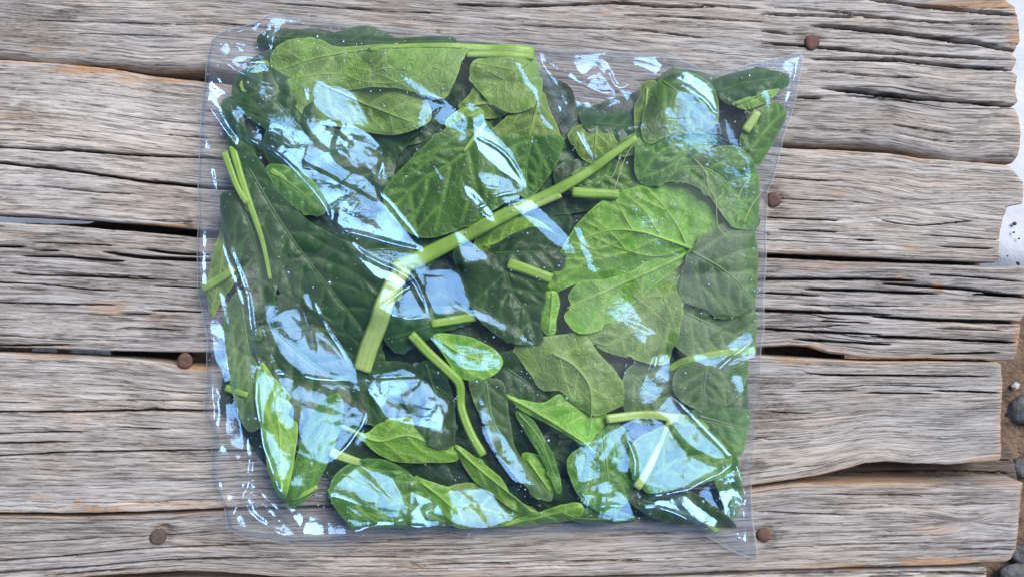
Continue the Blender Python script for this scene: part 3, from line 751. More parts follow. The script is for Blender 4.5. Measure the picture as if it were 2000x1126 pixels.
# facets of the film: outline in the photograph, the way the facet faces (degrees, 90 = up the picture), slope, crumpling
FACETS = [
 ([(440, 205), (480, 262), (560, 312), (635, 400), (648, 452), (700, 456), (832, 487), (762, 402), (742, 372), (746, 290), (722, 262), (690, 244), (640, 232), (600, 262), (556, 250), (516, 232), (480, 215)], 95, 0.34, 0.30),
 ([(415, 190), (440, 215), (475, 270), (470, 292), (440, 262), (405, 205)], 60, 0.42, 0.12),
 ([(418, 82), (470, 60), (506, 84), (452, 112)], 90, 0.34, 0.3),
 ([(430, 124), (500, 108), (544, 134), (474, 152)], 84, 0.34, 0.4),
 ([(408, 130), (432, 150), (446, 186), (430, 196), (404, 166)], 105, 0.40, 0.2),
 ([(520, 34), (532, 40), (528, 100), (508, 84)], 100, 0.36, 0.2),
 ([(612, 205), (650, 165), (690, 178), (722, 242), (690, 247), (640, 235)], 90, 0.24, 0.12),
 ([(745, 125), (792, 150), (862, 195), (940, 210), (952, 250), (1000, 292), (1031, 368), (985, 340), (945, 292), (900, 262), (850, 242), (800, 262), (832, 205), (782, 170)], 80, 0.24, 0.14),
 ([(925, 245), (962, 262), (1032, 368), (1000, 352), (962, 322), (930, 292)], 55, 0.42, 0.25),
 ([(905, 355), (930, 375), (968, 425), (955, 440), (925, 405), (905, 380)], 70, 0.40, 0.3),
 ([(975, 360), (1040, 395), (1112, 462), (1100, 492), (1050, 452), (1000, 402)], 75, 0.32, 0.15),
 ([(678, 462), (720, 498), (800, 542), (790, 556), (740, 545), (700, 505)], 85, 0.45, 0.25),
 ([(755, 562), (812, 540), (842, 622), (790, 620), (738, 602)], 100, 0.32, 0.15),
 ([(810, 535), (892, 522), (918, 602), (850, 616), (832, 580)], 85, 0.24, 0.10),
 ([(508, 632), (570, 600), (598, 568), (650, 650), (692, 722), (702, 748), (620, 792), (560, 772), (530, 702)], 92, 0.28, 0.12),
 ([(490, 700), (530, 720), (580, 790), (585, 880), (560, 955), (530, 900), (505, 800)], 110, 0.20, 0.14),
 ([(590, 790), (700, 750), (720, 800), (700, 870), (640, 900), (590, 880)], 90, 0.26, 0.22),
 ([(440, 775), (470, 795), (492, 880), (474, 902), (450, 850)], 95, 0.36, 0.4),
 ([(466, 926), (500, 936), (534, 1000), (512, 1014), (486, 980)], 88, 0.36, 0.4),
 ([(596, 1000), (638, 996), (642, 1040), (602, 1048)], 92, 0.34, 0.5),
 ([(420, 560), (440, 575), (452, 640), (436, 630)], 100, 0.34, 0.3),
 ([(690, 1010), (790, 1008), (800, 1034), (700, 1044)], 90, 0.30, 0.5),
 ([(400, 634), (430, 618), (441, 660), (458, 750), (442, 752), (422, 700)], 95, 0.34, 0.32),
 ([(414, 700), (430, 760), (440, 830), (430, 850), (420, 790)], 120, 0.40, 0.3),
 ([(452, 760), (474, 800), (500, 896), (490, 930), (468, 862)], 95, 0.36, 0.34),
 ([(432, 856), (452, 872), (476, 980), (498, 1036), (480, 1042), (452, 964)], 100, 0.36, 0.3),
 ([(438, 1000), (460, 1010), (490, 1040), (442, 1030)], 80, 0.40, 0.2),
 ([(500, 960), (530, 975), (602, 1050), (566, 1054)], 88, 0.36, 0.3),
 ([(560, 975), (590, 985), (620, 1020), (606, 1040)], 70, 0.42, 0.2),
 ([(632, 990), (664, 984), (682, 1036), (650, 1050)], 90, 0.34, 0.4),
 ([(397, 205), (408, 205), (413, 300), (403, 300)], 130, 0.40, 0.1),
 ([(403, 318), (413, 326), (427, 420), (417, 428)], 125, 0.42, 0.1),
 ([(425, 430), (440, 466), (470, 535), (492, 600), (502, 655), (490, 640), (462, 562), (434, 492)], 115, 0.42, 0.1),
 ([(388, 420), (398, 430), (400, 560), (390, 560)], 125, 0.40, 0.3),
 ([(1120, 902), (1190, 842), (1280, 802), (1312, 770), (1372, 832), (1442, 902), (1430, 932), (1340, 952), (1240, 966), (1230, 900), (1192, 962), (1130, 962)], 92, 0.30, 0.10),
 ([(1440, 902), (1462, 990), (1476, 1076), (1440, 1070), (1402, 962), (1420, 932)], 92, 0.42, 0.2),
 ([(1260, 970), (1330, 962), (1400, 1010), (1390, 1030), (1300, 1000)], 85, 0.42, 0.35),
 ([(1274, 700), (1312, 690), (1304, 762), (1272, 792), (1240, 792)], 88, 0.26, 0.06),
 ([(650, 950), (700, 908), (762, 930), (802, 1002), (742, 1032), (670, 1012)], 92, 0.22, 0.22),
 ([(868, 960), (950, 955), (1010, 985), (1000, 1020), (940, 1036), (880, 1020)], 98, 0.34, 0.22),
 ([(800, 960), (870, 990), (870, 1035), (800, 1038)], 80, 0.30, 0.4),
 ([(1098, 135), (1185, 106), (1216, 162), (1182, 176), (1130, 160)], 90, 0.36, 0.5),
 ([(1236, 106), (1302, 106), (1292, 136), (1240, 126)], 90, 0.24, 0.3),
 ([(1298, 150), (1342, 138), (1386, 160), (1402, 222), (1372, 192), (1332, 162)], 80, 0.42, 0.16),
 ([(1430, 732), (1446, 730), (1456, 772), (1440, 762)], 85, 0.34, 0.05),
 ([(1120, 450), (1132, 440), (1166, 530), (1150, 535)], 95, 0.16, 0.08),
 ([(1205, 570), (1232, 590), (1262, 640), (1258, 682), (1222, 640)], 88, 0.20, 0.25),
 ([(1150, 940), (1220, 960), (1240, 1010), (1140, 1025)], 95, 0.24, 0.35),
 ([(880, 440), (960, 500), (905, 520)], 85, 0.18, 0.15),
 ([(930, 340), (1000, 350), (1010, 400), (950, 380)], 88, 0.16, 0.1),
 ([(1330, 700), (1400, 690), (1470, 640), (1480, 700), (1400, 720)], 75, 0.16, 0.2),
 ([(700, 740), (790, 720), (880, 780), (860, 840), (760, 820)], 88, 0.15, 0.30),
 ([(830, 655), (980, 690), (975, 730), (900, 720)], 90, 0.16, 0.22),
 ([(930, 760), (990, 860), (1050, 950), (1000, 940), (940, 850)], 86, 0.14, 0.2),
]
crum = 0.04 + 0.13 * sst(0.45, 0.7, fbm(GX * 22, GY * 22, 55, 3)) + (0.22 + 0.40 * sst(-0.10, -0.15, GX) * sst(0.0, -0.06, GY) + 0.35 * sst(-0.11, -0.15, GX) * sst(0.11, 0.14, GY) + 0.3 * sst(0.11, 0.14, GX) * sst(-0.11, -0.14, GY)) * (1 - sst(-0.006, 0.004, dM))
Gx_, Gy_ = 1.0 * dhx, 1.0 * dhy
Tx_, Ty_, TM, SHINE = 0 * GX, 0 * GX, 0 * GX, 0 * GX
for poly, ang, sl, cr in FACETS:
    ang = 46 + 0.4 * (ang - 90); pw = resample(W(poly, 0.02), 0.003, True)
    shinev = 0.9 if sl > 0.395 or cr >= 0.8 else (0.55 if cr > 0.28 else 0.0)
    x0, y0 = pw.min(0) - 0.01; x1, y1 = pw.max(0) + 0.01
    jx = np.where((gx > x0) & (gx < x1))[0]; jy = np.where((gy > y0) & (gy < y1))[0]
    if not len(jx) or not len(jy):
        continue
    sl2 = (slice(jy[0], jy[-1] + 1), slice(jx[0], jx[-1] + 1))
    d = sdf(GX[sl2], GY[sl2], pw)
    m = sst(-0.0006, 0.0010, d)
    pc = pw.mean(0)
    vw = np.array([-pc[0], -pc[1], CAM_H - 0.02]); vw /= np.linalg.norm(vw)
    hv = vw + np.array([math.sin(SUN_AZ) * math.cos(SUN_EL), math.cos(SUN_AZ) * math.cos(SUN_EL), math.sin(SUN_EL)])
    a = math.atan2(hv[1], hv[0]) + math.radians(0.35 * (ang - 46))
    sl_mid = math.hypot(hv[0], hv[1]) / hv[2]
    var = 1.0
    uu = GX[sl2] * math.cos(a) + GY[sl2] * math.sin(a)
    if uu[d > 0].max() - uu[d > 0].min() > 0.042:      # long slopes break into folds with short steep back sides
        vv = -GX[sl2] * math.sin(a) + GY[sl2] * math.cos(a)
        ph = uu / 0.040 + 1.7 * fbm(vv * 26 + ang, uu * 9, ang + 3, 2) + 0.2 * vv / 0.03
        fr = ph - np.floor(ph)
        var = np.where(fr < 0.90, 1.0, -1.8)
    sl = sl_mid * (0.72 + 0.85 * min(sl, 0.4))
    tx = -sl * math.cos(a) * var; ty = -sl * math.sin(a) * var
    Tx_[sl2] = Tx_[sl2] * (1 - m) + m * tx; Ty_[sl2] = Ty_[sl2] * (1 - m) + m * ty
    TM[sl2] = np.maximum(TM[sl2], m)
    SHINE[sl2] = np.maximum(SHINE[sl2], shinev * m * sst(0.40, 0.56, fbm(GX[sl2] * 60, GY[sl2] * 60, ang + 8, 3) + (0.2 if shinev > 0.6 else 0)))
    crum[sl2] = np.maximum(crum[sl2], (0.13 + 0.75 * cr) * sst(-0.004, 0.003, d))
# shards: the film breaks into small flat facets with straight creases between them
def shards(cell, stretch, ang, seed):
    r = np.random.default_rng(seed)
    c, s_ = math.cos(ang), math.sin(ang)
    U = (GX * c + GY * s_) / (cell * stretch); V_ = (-GX * s_ + GY * c) / cell
    u0, v0 = math.floor(U.min()) - 2, math.floor(V_.min()) - 2
    nu, nv = int(U.max() - u0) + 4, int(V_.max() - v0) + 4
    jx = np.arange(nu)[None] + r.uniform(-0.42, 0.42, (nv, nu)) + 0.5 * (np.arange(nv)[:, None] % 2); jy = np.arange(nv)[:, None] + r.uniform(-0.42, 0.42, (nv, nu))
    hh = r.uniform(-1, 1, (nv, nu)) * cell
    out = np.zeros_like(GX)
    wx = (jx + u0) * cell * stretch; wy = (jy + v0) * cell
    X = wx * c - wy * s_; Y = wx * s_ + wy * c
    flip = r.random((nv, nu)) < 0.5
    for a in range(nv - 1):
        for b in range(nu - 1):
            q = [(a, b), (a, b + 1), (a + 1, b + 1), (a + 1, b)]
            if flip[a, b]:
                q = q[1:] + q[:1]
            for tr in ((q[0], q[1], q[2]), (q[0], q[2], q[3])):
                p = np.array([(X[k], Y[k], hh[k]) for k in tr])
                i0 = int((p[:, 0].min() - gx[0]) / DG); i1 = int((p[:, 0].max() - gx[0]) / DG) + 2
                k0 = int((p[:, 1].min() - gy[0]) / DG); k1 = int((p[:, 1].max() - gy[0]) / DG) + 2
                if i1 <= 0 or k1 <= 0 or i0 >= len(gx) or k0 >= len(gy):
                    continue
                i0, k0 = max(i0, 0), max(k0, 0)
                xx = gx[i0:i1][None]; yy = gy[k0:k1][:, None]
                d = (p[1, 1] - p[2, 1]) * (p[0, 0] - p[2, 0]) + (p[2, 0] - p[1, 0]) * (p[0, 1] - p[2, 1])
                l0 = ((p[1, 1] - p[2, 1]) * (xx - p[2, 0]) + (p[2, 0] - p[1, 0]) * (yy - p[2, 1])) / d
                l1 = ((p[2, 1] - p[0, 1]) * (xx - p[2, 0]) + (p[0, 0] - p[2, 0]) * (yy - p[2, 1])) / d
                l2 = 1 - l0 - l1
                mk = (l0 >= -1e-6) & (l1 >= -1e-6) & (l2 >= -1e-6)
                out[k0:k1, i0:i1][mk] = (l0 * p[0, 2] + l1 * p[1, 2] + l2 * p[2, 2])[mk]
    return out
SH = shards(0.0135, 2.2, -0.75, 3) + 0.5 * shards(0.0070, 2.6, -0.35, 4) + 0.35 * shards(0.0085, 2.2, 1.1, 5)
# crumples: sharp little folds in mixed directions
def creases(sc, ang, seed):
    c, s = math.cos(ang), math.sin(ang)
    u = (GX * c + GY * s) * sc; v = (-GX * s + GY * c) * sc * 0.45
    w = 0.6 * fbm(GX * sc * 0.5, GY * sc * 0.5, seed + 40, 2)
    return np.abs(2 * vnoise(u + w, v + w, seed) - 1)
crh = 0
for sc, an, am, sd in ((60, 0.5, 0.5, 1), (85, 2.1, 0.4, 2), (190, 2.7, 0.25, 4)):
    crh = crh + am * creases(sc, an, sd) / sc
crh2 = 0.5 * crh + 0.45 * SH
cy, cx = np.gradient(crh2, DG)
# long folds pressed into the film: points, height in mm, width in mm
FOLDS = [([(440, 215), (480, 268), (560, 316), (640, 405), (650, 455)], 1.6, 2.2), ([(650, 455), (700, 460), (770, 478), (832, 490)], 2.0, 2.4), ([(745, 290), (742, 372), (764, 402), (832, 488)], 1.2, 2.0),
  ([(395, 190), (425, 225), (470, 290)], 1.6, 2.0), ([(410, 300), (425, 400), (450, 480), (480, 560), (497, 640), (505, 720)], 1.8, 2.2), ([(505, 720), (520, 830), (545, 900), (575, 985)], 1.2, 2.0),
  ([(405, 625), (415, 740), (432, 860), (440, 1020)], 1.4, 2.0), ([(440, 640), (475, 800), (495, 900), (480, 1000)], 1.4, 1.8), ([(470, 880), (500, 990), (600, 1055)], 1.4, 2.0), ([(490, 930), (560, 1000), (615, 1055)], 1.2, 1.8),
  ([(680, 465), (720, 502), (800, 545), (842, 620)], 1.8, 2.0), ([(740, 600), (800, 560), (812, 540)], 1.2, 1.8), ([(735, 605), (790, 622), (842, 622)], 1.3, 1.8), ([(842, 620), (800, 680), (760, 690)], 0.8, 1.6),
  ([(1040, 95), (1075, 160), (1110, 230), (1140, 290), (1150, 320)], 1.0, 2.4), ([(1045, 100), (1120, 150), (1180, 176), (1216, 164)], 0.8, 1.6), ([(1185, 106), (1198, 150), (1216, 164), (1250, 150)], 0.8, 1.4),
  ([(1395, 150), (1480, 148), (1550, 140)], 0.7, 2.0), ([(1571, 101), (1545, 200), (1500, 330)], 1.0, 2.2), ([(1240, 968), (1330, 955), (1440, 905)], 1.8, 2.2), ([(1225, 985), (1300, 990), (1385, 1030)], 1.4, 1.8),
  ([(1225, 985), (1238, 900), (1215, 840)], 1.4, 2.0), ([(1440, 905), (1462, 990), (1478, 1082)], 1.8, 2.2), ([(1310, 770), (1370, 832), (1440, 905)], 1.0, 2.0), ([(1120, 990), (1180, 980), (1225, 985)], 0.9, 1.6),
  ([(1480, 660), (1400, 720), (1340, 760)], 1.0, 1.6), ([(870, 460), (960, 390), (1030, 370)], 0.8, 1.6), ([(575, 570), (600, 640), (620, 700)], -1.6, 2.6), ([(600, 565), (640, 650), (692, 724)], 0.9, 1.6), ([(500, 720), (600, 735), (700, 745)], 0.9, 1.8),
  ([(640, 910), (700, 845), (720, 790)], 0.8, 1.8), ([(700, 740), (800, 735), (900, 745)], 0.6, 1.4), ([(880, 800), (940, 790), (1000, 770)], 0.5, 1.2), ([(650, 1040), (760, 1020), (880, 1035)], 0.9, 1.6), ([(560, 985), (640, 960), (720, 990)], 0.9, 1.6),
  ([(527, 30), (520, 80), (545, 130)], 1.0, 1.8), ([(415, 75), (450, 130), (520, 165), (590, 170), (600, 215)], 1.3, 1.8), ([(450, 130), (540, 118)], 1.0, 1.6), ([(1300, 142), (1372, 192), (1400, 222), (1440, 212)], 1.0, 1.6), ([(920, 262), (985, 300), (1030, 366)], 1.0, 1.4), ([(1285, 560), (1300, 650), (1260, 760)], 0.5, 1.5)]
foldh = np.zeros_like(GX)
for pts, am, wd in FOLDS:
    pw = W(catmull(pts, 5, False), 0.02)
    x0, y0 = pw.min(0) - 0.02; x1, y1 = pw.max(0) + 0.02
    jx = np.where((gx > x0) & (gx < x1))[0]; jy = np.where((gy > y0) & (gy < y1))[0]
    sl2 = (slice(jy[0], jy[-1] + 1), slice(jx[0], jx[-1] + 1))
    jit = 0.0016 * (fbm(GX[sl2] * 130, GY[sl2] * 130, 81, 2) - 0.5)
    d = seg_dist(GX[sl2] + jit, GY[sl2] - jit, pw)
    de = np.minimum(np.hypot(GX[sl2] - pw[0, 0], GY[sl2] - pw[0, 1]), np.hypot(GX[sl2] - pw[-1, 0], GY[sl2] - pw[-1, 1]))
    foldh[sl2] += 1.15 * am / 1000 * np.exp(-(d / (0.00062 * wd)) ** 2) * sst(0, 0.014, de)
# heights from the slopes (screened Poisson equation, mirrored borders)
def solve(gx_, gy_, base, lam):
    ny, nx = base.shape
    div = np.zeros_like(base)
    div[:, :-1] += gx_[:, :-1]; div[:, 1:] -= gx_[:, :-1]
    div[:-1, :] += gy_[:-1, :]; div[1:, :] -= gy_[:-1, :]
    rhs = div / DG - lam * base
    ext = np.block([[rhs, rhs[:, ::-1]], [rhs[::-1], rhs[::-1, ::-1]]])
    ky = np.fft.fftfreq(2 * ny)[:, None]; kx = np.fft.rfftfreq(2 * nx)[None]
    den = (2 * np.cos(2 * np.pi * kx) - 2 + 2 * np.cos(2 * np.pi * ky) - 2) / DG ** 2 - lam
    return np.fft.irfft2(np.fft.rfft2(ext) / den, ext.shape)[:ny, :nx]
Gx_ = Gx_ * (1 - TM) + Tx_ * TM; Gy_ = Gy_ * (1 - TM) + Ty_ * TM
h = solve(Gx_, Gy_, h0, (1 / 0.038) ** 2)
ax_, ay_ = Gx_.copy(), Gy_.copy()
for it in range(16):                       # push the facets to their slopes, the film between them gives way
    fx_ = np.diff(h, axis=1, append=h[:, -1:]) / DG; fy_ = np.diff(h, axis=0, append=h[-1:]) / DG
    ax_ += 0.8 * TM * (Gx_ - fx_); ay_ += 0.8 * TM * (Gy_ - fy_)
    h = solve(ax_, ay_, h0, (1 / 0.038) ** 2)
h = np.logaddexp(h * 900, 0.45 * h0 * 900) / 900
h = solve(np.diff(h, axis=1, append=h[:, -1:]) / DG + crum * cx, np.diff(h, axis=0, append=h[-1:]) / DG + crum * cy, h, 1.0) + foldh
lim = 0.0022 + 2.4 * np.clip(dO, 0, 1)
h = -np.logaddexp(-h * 1500, -lim * 1500) / 1500
h = np.maximum(h, 0.0022 + 0.0006 * crh / (crh.max()))
HS = np.maximum(blur(h, 0.0035), 0.002)
def samp(A, x, y):
    fx = np.clip((np.asarray(x) - gx[0]) / DG, 0, len(gx) - 1.001); fy = np.clip((np.asarray(y) - gy[0]) / DG, 0, len(gy) - 1.001)
    ix = fx.astype(int); iy = fy.astype(int); fx = fx - ix; fy = fy - iy
    return (A[iy, ix] * (1 - fx) + A[iy, ix + 1] * fx) * (1 - fy) + (A[iy + 1, ix] * (1 - fx) + A[iy + 1, ix + 1] * fx) * fy

# condensation and painted edge whitening: fogged film with clear wet spots where leaves touch it
FOG = [(1370, 520, 150, 170, 0.62), (700, 170, 210, 80, 0.55), (1180, 560, 120, 120, 0.35), (1380, 240, 120, 110, 0.4), (1000, 180, 90, 90, 0.4), (1380, 760, 120, 110, 0.65), (470, 560, 90, 140, 0.45), (1110, 720, 120, 90, 0.4), (590, 480, 130, 130, 0.35), (1250, 650, 130, 80, 0.6), (1400, 400, 110, 80, 0.5)]
CLEAR = [(690, 140, 30, 26), (1470, 490, 22, 34), (1290, 560, 26, 10), (740, 230, 30, 14), (1060, 560, 30, 12), (1200, 535, 30, 10), (1470, 560, 14, 30), (1400, 620, 60, 6), (1360, 270, 40, 16), (805, 130, 14, 12), (950, 600, 30, 40), (600, 480, 40, 20), (1100, 810, 24, 26), (1330, 490, 34, 16)]
PXg = GX / (S * (CAM_H - 0.02) / CAM_H) + 1000; PYg = 563 - GY / (S * (CAM_H - 0.02) / CAM_H)
fog = 0.06 + 0 * GX
for (px, py, ra, rb, am) in FOG:
    fog += am * np.exp(-((PXg - px) / ra) ** 2 - ((PYg - py) / rb) ** 2)
fn = fbm(GX * 70, GY * 70, 91, 4)
fog *= 0.45 + 1.1 * fbm(GX * 30, GY * 30, 92, 3)
for (px, py, ra, rb) in CLEAR:
    d = np.hypot((PXg - px) / ra, (PYg - py) / rb) + 1.6 * (fn - 0.5)
    fog *= sst(0.75, 0.95, d)
fog *= 1 - 0.85 * sst(0.655, 0.675, fn)
fog += 0.8 * np.exp(-np.clip(dO, 0, 1) / 0.003) + 0.42 * (1 - sst(-0.004, 0.004, dM))  # whitish sheen of the bag's edge and margin, painted as haze
fog = np.clip(fog, 0, 1)
M_FILM = film_material('clear_film')
M_FILMB = film_material('clear_film_under', 0.03, 0.3, 0.08, True)
BAG = empty('plastic_bag', 'clear wet plastic bag full of spinach lying on the grey boards', 'plastic bag')
def film_mesh(name, H, mat, fogv, shinev):
    ins = dO > -DG * 0.1
    vx, vy = GX.copy(), GY.copy()
    near = (~ins)
    cell = ins[:-1, :-1].astype(int) + ins[1:, :-1] + ins[:-1, 1:] + ins[1:, 1:]
    use = cell >= 1
    need = np.zeros_like(ins)
    need[:-1, :-1] |= use; need[1:, :-1] |= use; need[:-1, 1:] |= use; need[1:, 1:] |= use
    mv = need & near
    px, py = vx[mv], vy[mv]
    q = np.concatenate([OUTS, OUTS[:1]])
    bd = np.full(px.shape, 1e9); bx = px.copy(); by = py.copy()
    for a, b in zip(q[:-1], q[1:]):
        d = b - a; t = np.clip(((px - a[0]) * d[0] + (py - a[1]) * d[1]) / (d @ d + 1e-15), 0, 1)
        X = a[0] + t * d[0]; Y = a[1] + t * d[1]
        e = (px - X) ** 2 + (py - Y) ** 2
        s = e < bd
        bd[s] = e[s]; bx[s] = X[s]; by[s] = Y[s]
    vx[mv] = bx; vy[mv] = by
    ids = -np.ones(ins.shape, int)
    ids[need] = np.arange(need.sum())
    i = ids
    f = np.stack([i[:-1, :-1], i[:-1, 1:], i[1:, 1:], i[1:, :-1]], -1)[use]
    v = np.stack([vx[need], vy[need], H[need]], -1)
    return obj(name, v, f, mat, BAG, True, {'fog': fogv[need], 'ply': shinev[need], 'filmco': np.stack([vx[need], vy[need], 0 * vx[need]], -1)})
film_mesh('top_film', h, M_FILM, fog, np.clip(SHINE + 1.0 * sst(0.0003, 0.0008, foldh) + 0.12 * (1 - sst(-0.003, 0.003, dM)), 0, 1))
film_mesh('bottom_film', 0.0012 + 0.0004 * fbm(GX * 60, GY * 60, 12, 2), M_FILMB, 0 * fog + 0.12, 0 * fog)
n_ = len(OUTS)
sv, sf = tube(np.stack([np.append(OUTS[:, 0], OUTS[0, 0]), np.append(OUTS[:, 1], OUTS[0, 1]), np.full(n_ + 1, 0.0020)], -1), 0.0003, 6, 0.8, cap=False)
obj('seam', sv, sf, film_material('seam_film', 0.03, 0.4, 0.2, False), BAG, True, {'fog': np.full(len(sv), 0.6), 'filmco': np.asarray(sv)})
# water beads on the film
def droplets():
    n = 3600
    r = np.random.default_rng(5)
    x = r.uniform(gx[0], gx[-1], n); y = r.uniform(gy[0], gy[-1], n)
    keep = (samp(dO, x, y) > 0.003) & (r.random(n) < 0.10 + 1.1 * fbm(x * 18, y * 18, 66, 3) ** 2.2 + 0.25 * (samp(dM, x, y) > 0))
    x, y = x[keep], y[keep]
    n = len(x)
    rad = 0.00022 + 0.00030 * r.random(n) ** 2 + 0.0007 * r.random(n) ** 14
    e = 0.0009
    zz = samp(h, x, y)
    nx_ = -(samp(h, x + e, y) - samp(h, x - e, y)) / (2 * e); ny_ = -(samp(h, x, y + e) - samp(h, x, y - e)) / (2 * e)
    a = np.arange(6) * np.pi / 3
    rings = [(1.0, 0.0), (0.72, 0.42)]
    v = []
    for rr, hh in rings:
        for k in a:
            dx = rr * np.cos(k) * rad; dy = rr * np.sin(k) * rad
            v.append(np.stack([x + dx + nx_ * hh * rad, y + dy + ny_ * hh * rad, zz + 0.00012 + hh * rad - nx_ * dx - ny_ * dy], -1))
    v.append(np.stack([x + nx_ * 0.6 * rad, y + ny_ * 0.6 * rad, zz + 0.00012 + 0.6 * rad], -1))
    v = np.stack(v, 1)
    base = (np.arange(n) * 13)[:, None]
    f = []
    for j in range(6):
        f += [(j, (j + 1) % 6, 6 + (j + 1) % 6), (j, 6 + (j + 1) % 6, 6 + j), (6 + j, 6 + (j + 1) % 6, 12)]
    f = (base[:, :, None] + np.asarray(f)[None]).reshape(-1, 3)
    v = v.reshape(-1, 3)
    m = film_material('water_bead', 0.20, 0.5, 0.03, False)
    obj('water_beads', v, f, m, BAG, True, {'fog': np.full(len(v), 0.6), 'ply': np.full(len(v), 1.0), 'filmco': v}, 'stuff')
droplets()

# ------------------------------------------------------------------ the spinach
LM = {
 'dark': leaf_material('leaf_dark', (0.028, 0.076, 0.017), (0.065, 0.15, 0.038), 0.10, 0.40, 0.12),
 'deep': leaf_material('leaf_deep', (0.016, 0.042, 0.015), (0.04, 0.085, 0.03), 0.06, 0.45, 0.25),  # colour darkened below the dark leaf so gaps in the heap look shaded
 'mid': leaf_material('leaf_mid', (0.072, 0.195, 0.028), (0.18, 0.37, 0.065), 0.18, 0.40, 0.45),
 'pale': leaf_material('leaf_pale', (0.20, 0.385, 0.075), (0.38, 0.58, 0.15), 0.24, 0.46, 0.75),
 'bright': leaf_material('leaf_bright', (0.185, 0.42, 0.042), (0.40, 0.63, 0.12), 0.26, 0.42, 0.6),
 'olive': leaf_material('leaf_olive', (0.185, 0.315, 0.05), (0.35, 0.50, 0.11), 0.25, 0.46, 0.6),
 'grey': leaf_material('leaf_greyish', (0.095, 0.19, 0.060), (0.19, 0.31, 0.11), 0.15, 0.5, 0.4)}
M_STEM = stem_material('stem_green', (0.23, 0.44, 0.055), (0.36, 0.57, 0.10))
M_STEMP = stem_material('stem_pale', (0.40, 0.60, 0.13), (0.54, 0.70, 0.24))
M_VEIN = {k: stem_material('vein_' + k, c, tuple(min(1, x * 1.25) for x in c)) for k, c in
          (('dark', (0.055, 0.13, 0.035)), ('deep', (0.04, 0.085, 0.03)), ('mid', (0.15, 0.29, 0.055)), ('pale', (0.26, 0.43, 0.11)), ('bright', (0.28, 0.50, 0.08)), ('olive', (0.26, 0.38, 0.09)), ('grey', (0.15, 0.26, 0.11)))}
GROUP = 'spinach leaves in the bag'
HM = 0.026
leaf_count = [0]
def leaf(label, lay, mat, out, rib=None, stem=None, sw=(9, 6), veins=5, amp=1.0, smat=None, under=None, tilt=None, curl=0.8, ang=52, spikes=None, fold=None, group=GROUP, ribw=2.6, wav=1.0):
    leaf_count[0] += 1
    sd = leaf_count[0]
    zr = lay * HM
    if lay < 0.83:                       # lower leaves run on under their neighbours
        q = np.asarray(out, float); c0 = q.mean(0)
        g_ = c0 + (q - c0) * 1.2
        for it in range(6):
            bad = sdf(g_[:, 0], g_[:, 1], np.asarray(OUT, float)) < 16
            g_[bad] = g_[bad] + 0.5 * (q[bad] - g_[bad])
        out = g_
    o = resample(catmull(out, 8), 5.0, True)
    # slightly uneven margin
    c = o.mean(0)
    sarc = np.arange(len(o))
    nrm = np.stack([np.roll(o[:, 1], -1) - np.roll(o[:, 1], 1), -(np.roll(o[:, 0], -1) - np.roll(o[:, 0], 1))], -1)
    nrm /= np.linalg.norm(nrm, axis=1)[:, None] + 1e-9
    o = o + nrm * (4.0 * (fbm(sarc / 6.0, sarc * 0, sd, 3) - 0.5) + 4.0 * sst(0.70, 0.86, vnoise(sarc / 2.4, sarc * 0 + 3, sd)) * sst(0.45, 0.6, vnoise(sarc / 14.0, sarc * 0 + 7, sd)))[:, None]
    sp = 3.4 if lay > 0.35 else 6.0
    x0, y0 = o.min(0); x1, y1 = o.max(0)
    gxl, gyl = np.meshgrid(np.arange(x0, x1, sp), np.arange(y0, y1, sp * 0.866))
    gxl[1::2] += sp / 2
    q = np.stack([gxl.ravel(), gyl.ravel()], -1)
    dd = sdf(q[:, 0], q[:, 1], o)
    q = q[dd > sp * 0.55]
    pts = np.concatenate([o, q])
    n0 = len(o)
    r = delaunay_2d_cdt([Vector(p) for p in pts], [(i, (i + 1) % n0) for i in range(n0)], [], 1, 1e-4)
    P = np.array([tuple(v) for v in r[0]])
    F = np.array([f for f in r[2] if len(f) == 3])
    # veins
    lines = []
    widths = []
    ribc = None
    if rib is not None:
        ribc = resample(catmull(rib, 8, False), 5.0)
        L = len(ribc)
        for k in range(veins):
            t = (k + 0.35) / (veins + 0.4)
            i = min(L - 2, int(t * L))
            tg = ribc[i + 1] - ribc[i]
            a0 = math.atan2(tg[1], tg[0])
            for s in (-1, 1):
                p = ribc[i].copy(); a = a0 + s * math.radians(ang + 9 * vnoise(k * 3.1, s * 2.2 + 5, sd))
                path = [p.copy()]
                for st in range(60):
                    p = p + 4.0 * np.array([math.cos(a), math.sin(a)])
                    a -= s * math.radians(0.9) - 0.10 * (vnoise(st * 0.3, k * 5.0 + s, sd) - 0.5)
                    if st > 1 and sdf(p[0], p[1], o) < 5:
                        break
                    path.append(p.copy())
                if len(path) > 4:
                    lines.append(np.array(path)); widths.append(1.25 * (1 - 0.5 * t))
                    # a fork near the margin
                    if len(path) > 12:
                        j = len(path) * 5 // 9
                        p = path[j].copy(); tgv = path[j + 1] - path[j]
                        a = math.atan2(tgv[1], tgv[0]) - s * math.radians(34)
                        pa = [p.copy()]
                        for st in range(22):
                            p = p + 4.0 * np.array([math.cos(a), math.sin(a)]); a += s * 0.014
                            if st > 1 and sdf(p[0], p[1], o) < 5:
                                break
                            pa.append(p.copy())
                        if len(pa) > 3:
                            lines.append(np.array(pa)); widths.append(0.8 * (1 - 0.5 * t))
    lr = np.random.default_rng(sd * 13 + 5)
    if tilt is None:
        tilt = lr.uniform(-2.0, 2.0, 2)
    cup = (lr.choice([-1, 1]) * lr.uniform(1.0, 2.6)) if lay > 0.3 else 0.0
    cr_a = lr.uniform(0, np.pi); cr_o = lr.uniform(-25, 25); cr_d = lr.uniform(0.6, 2.0) * (lr.random() < 0.75)
    dv = np.full(len(P), 60.0)
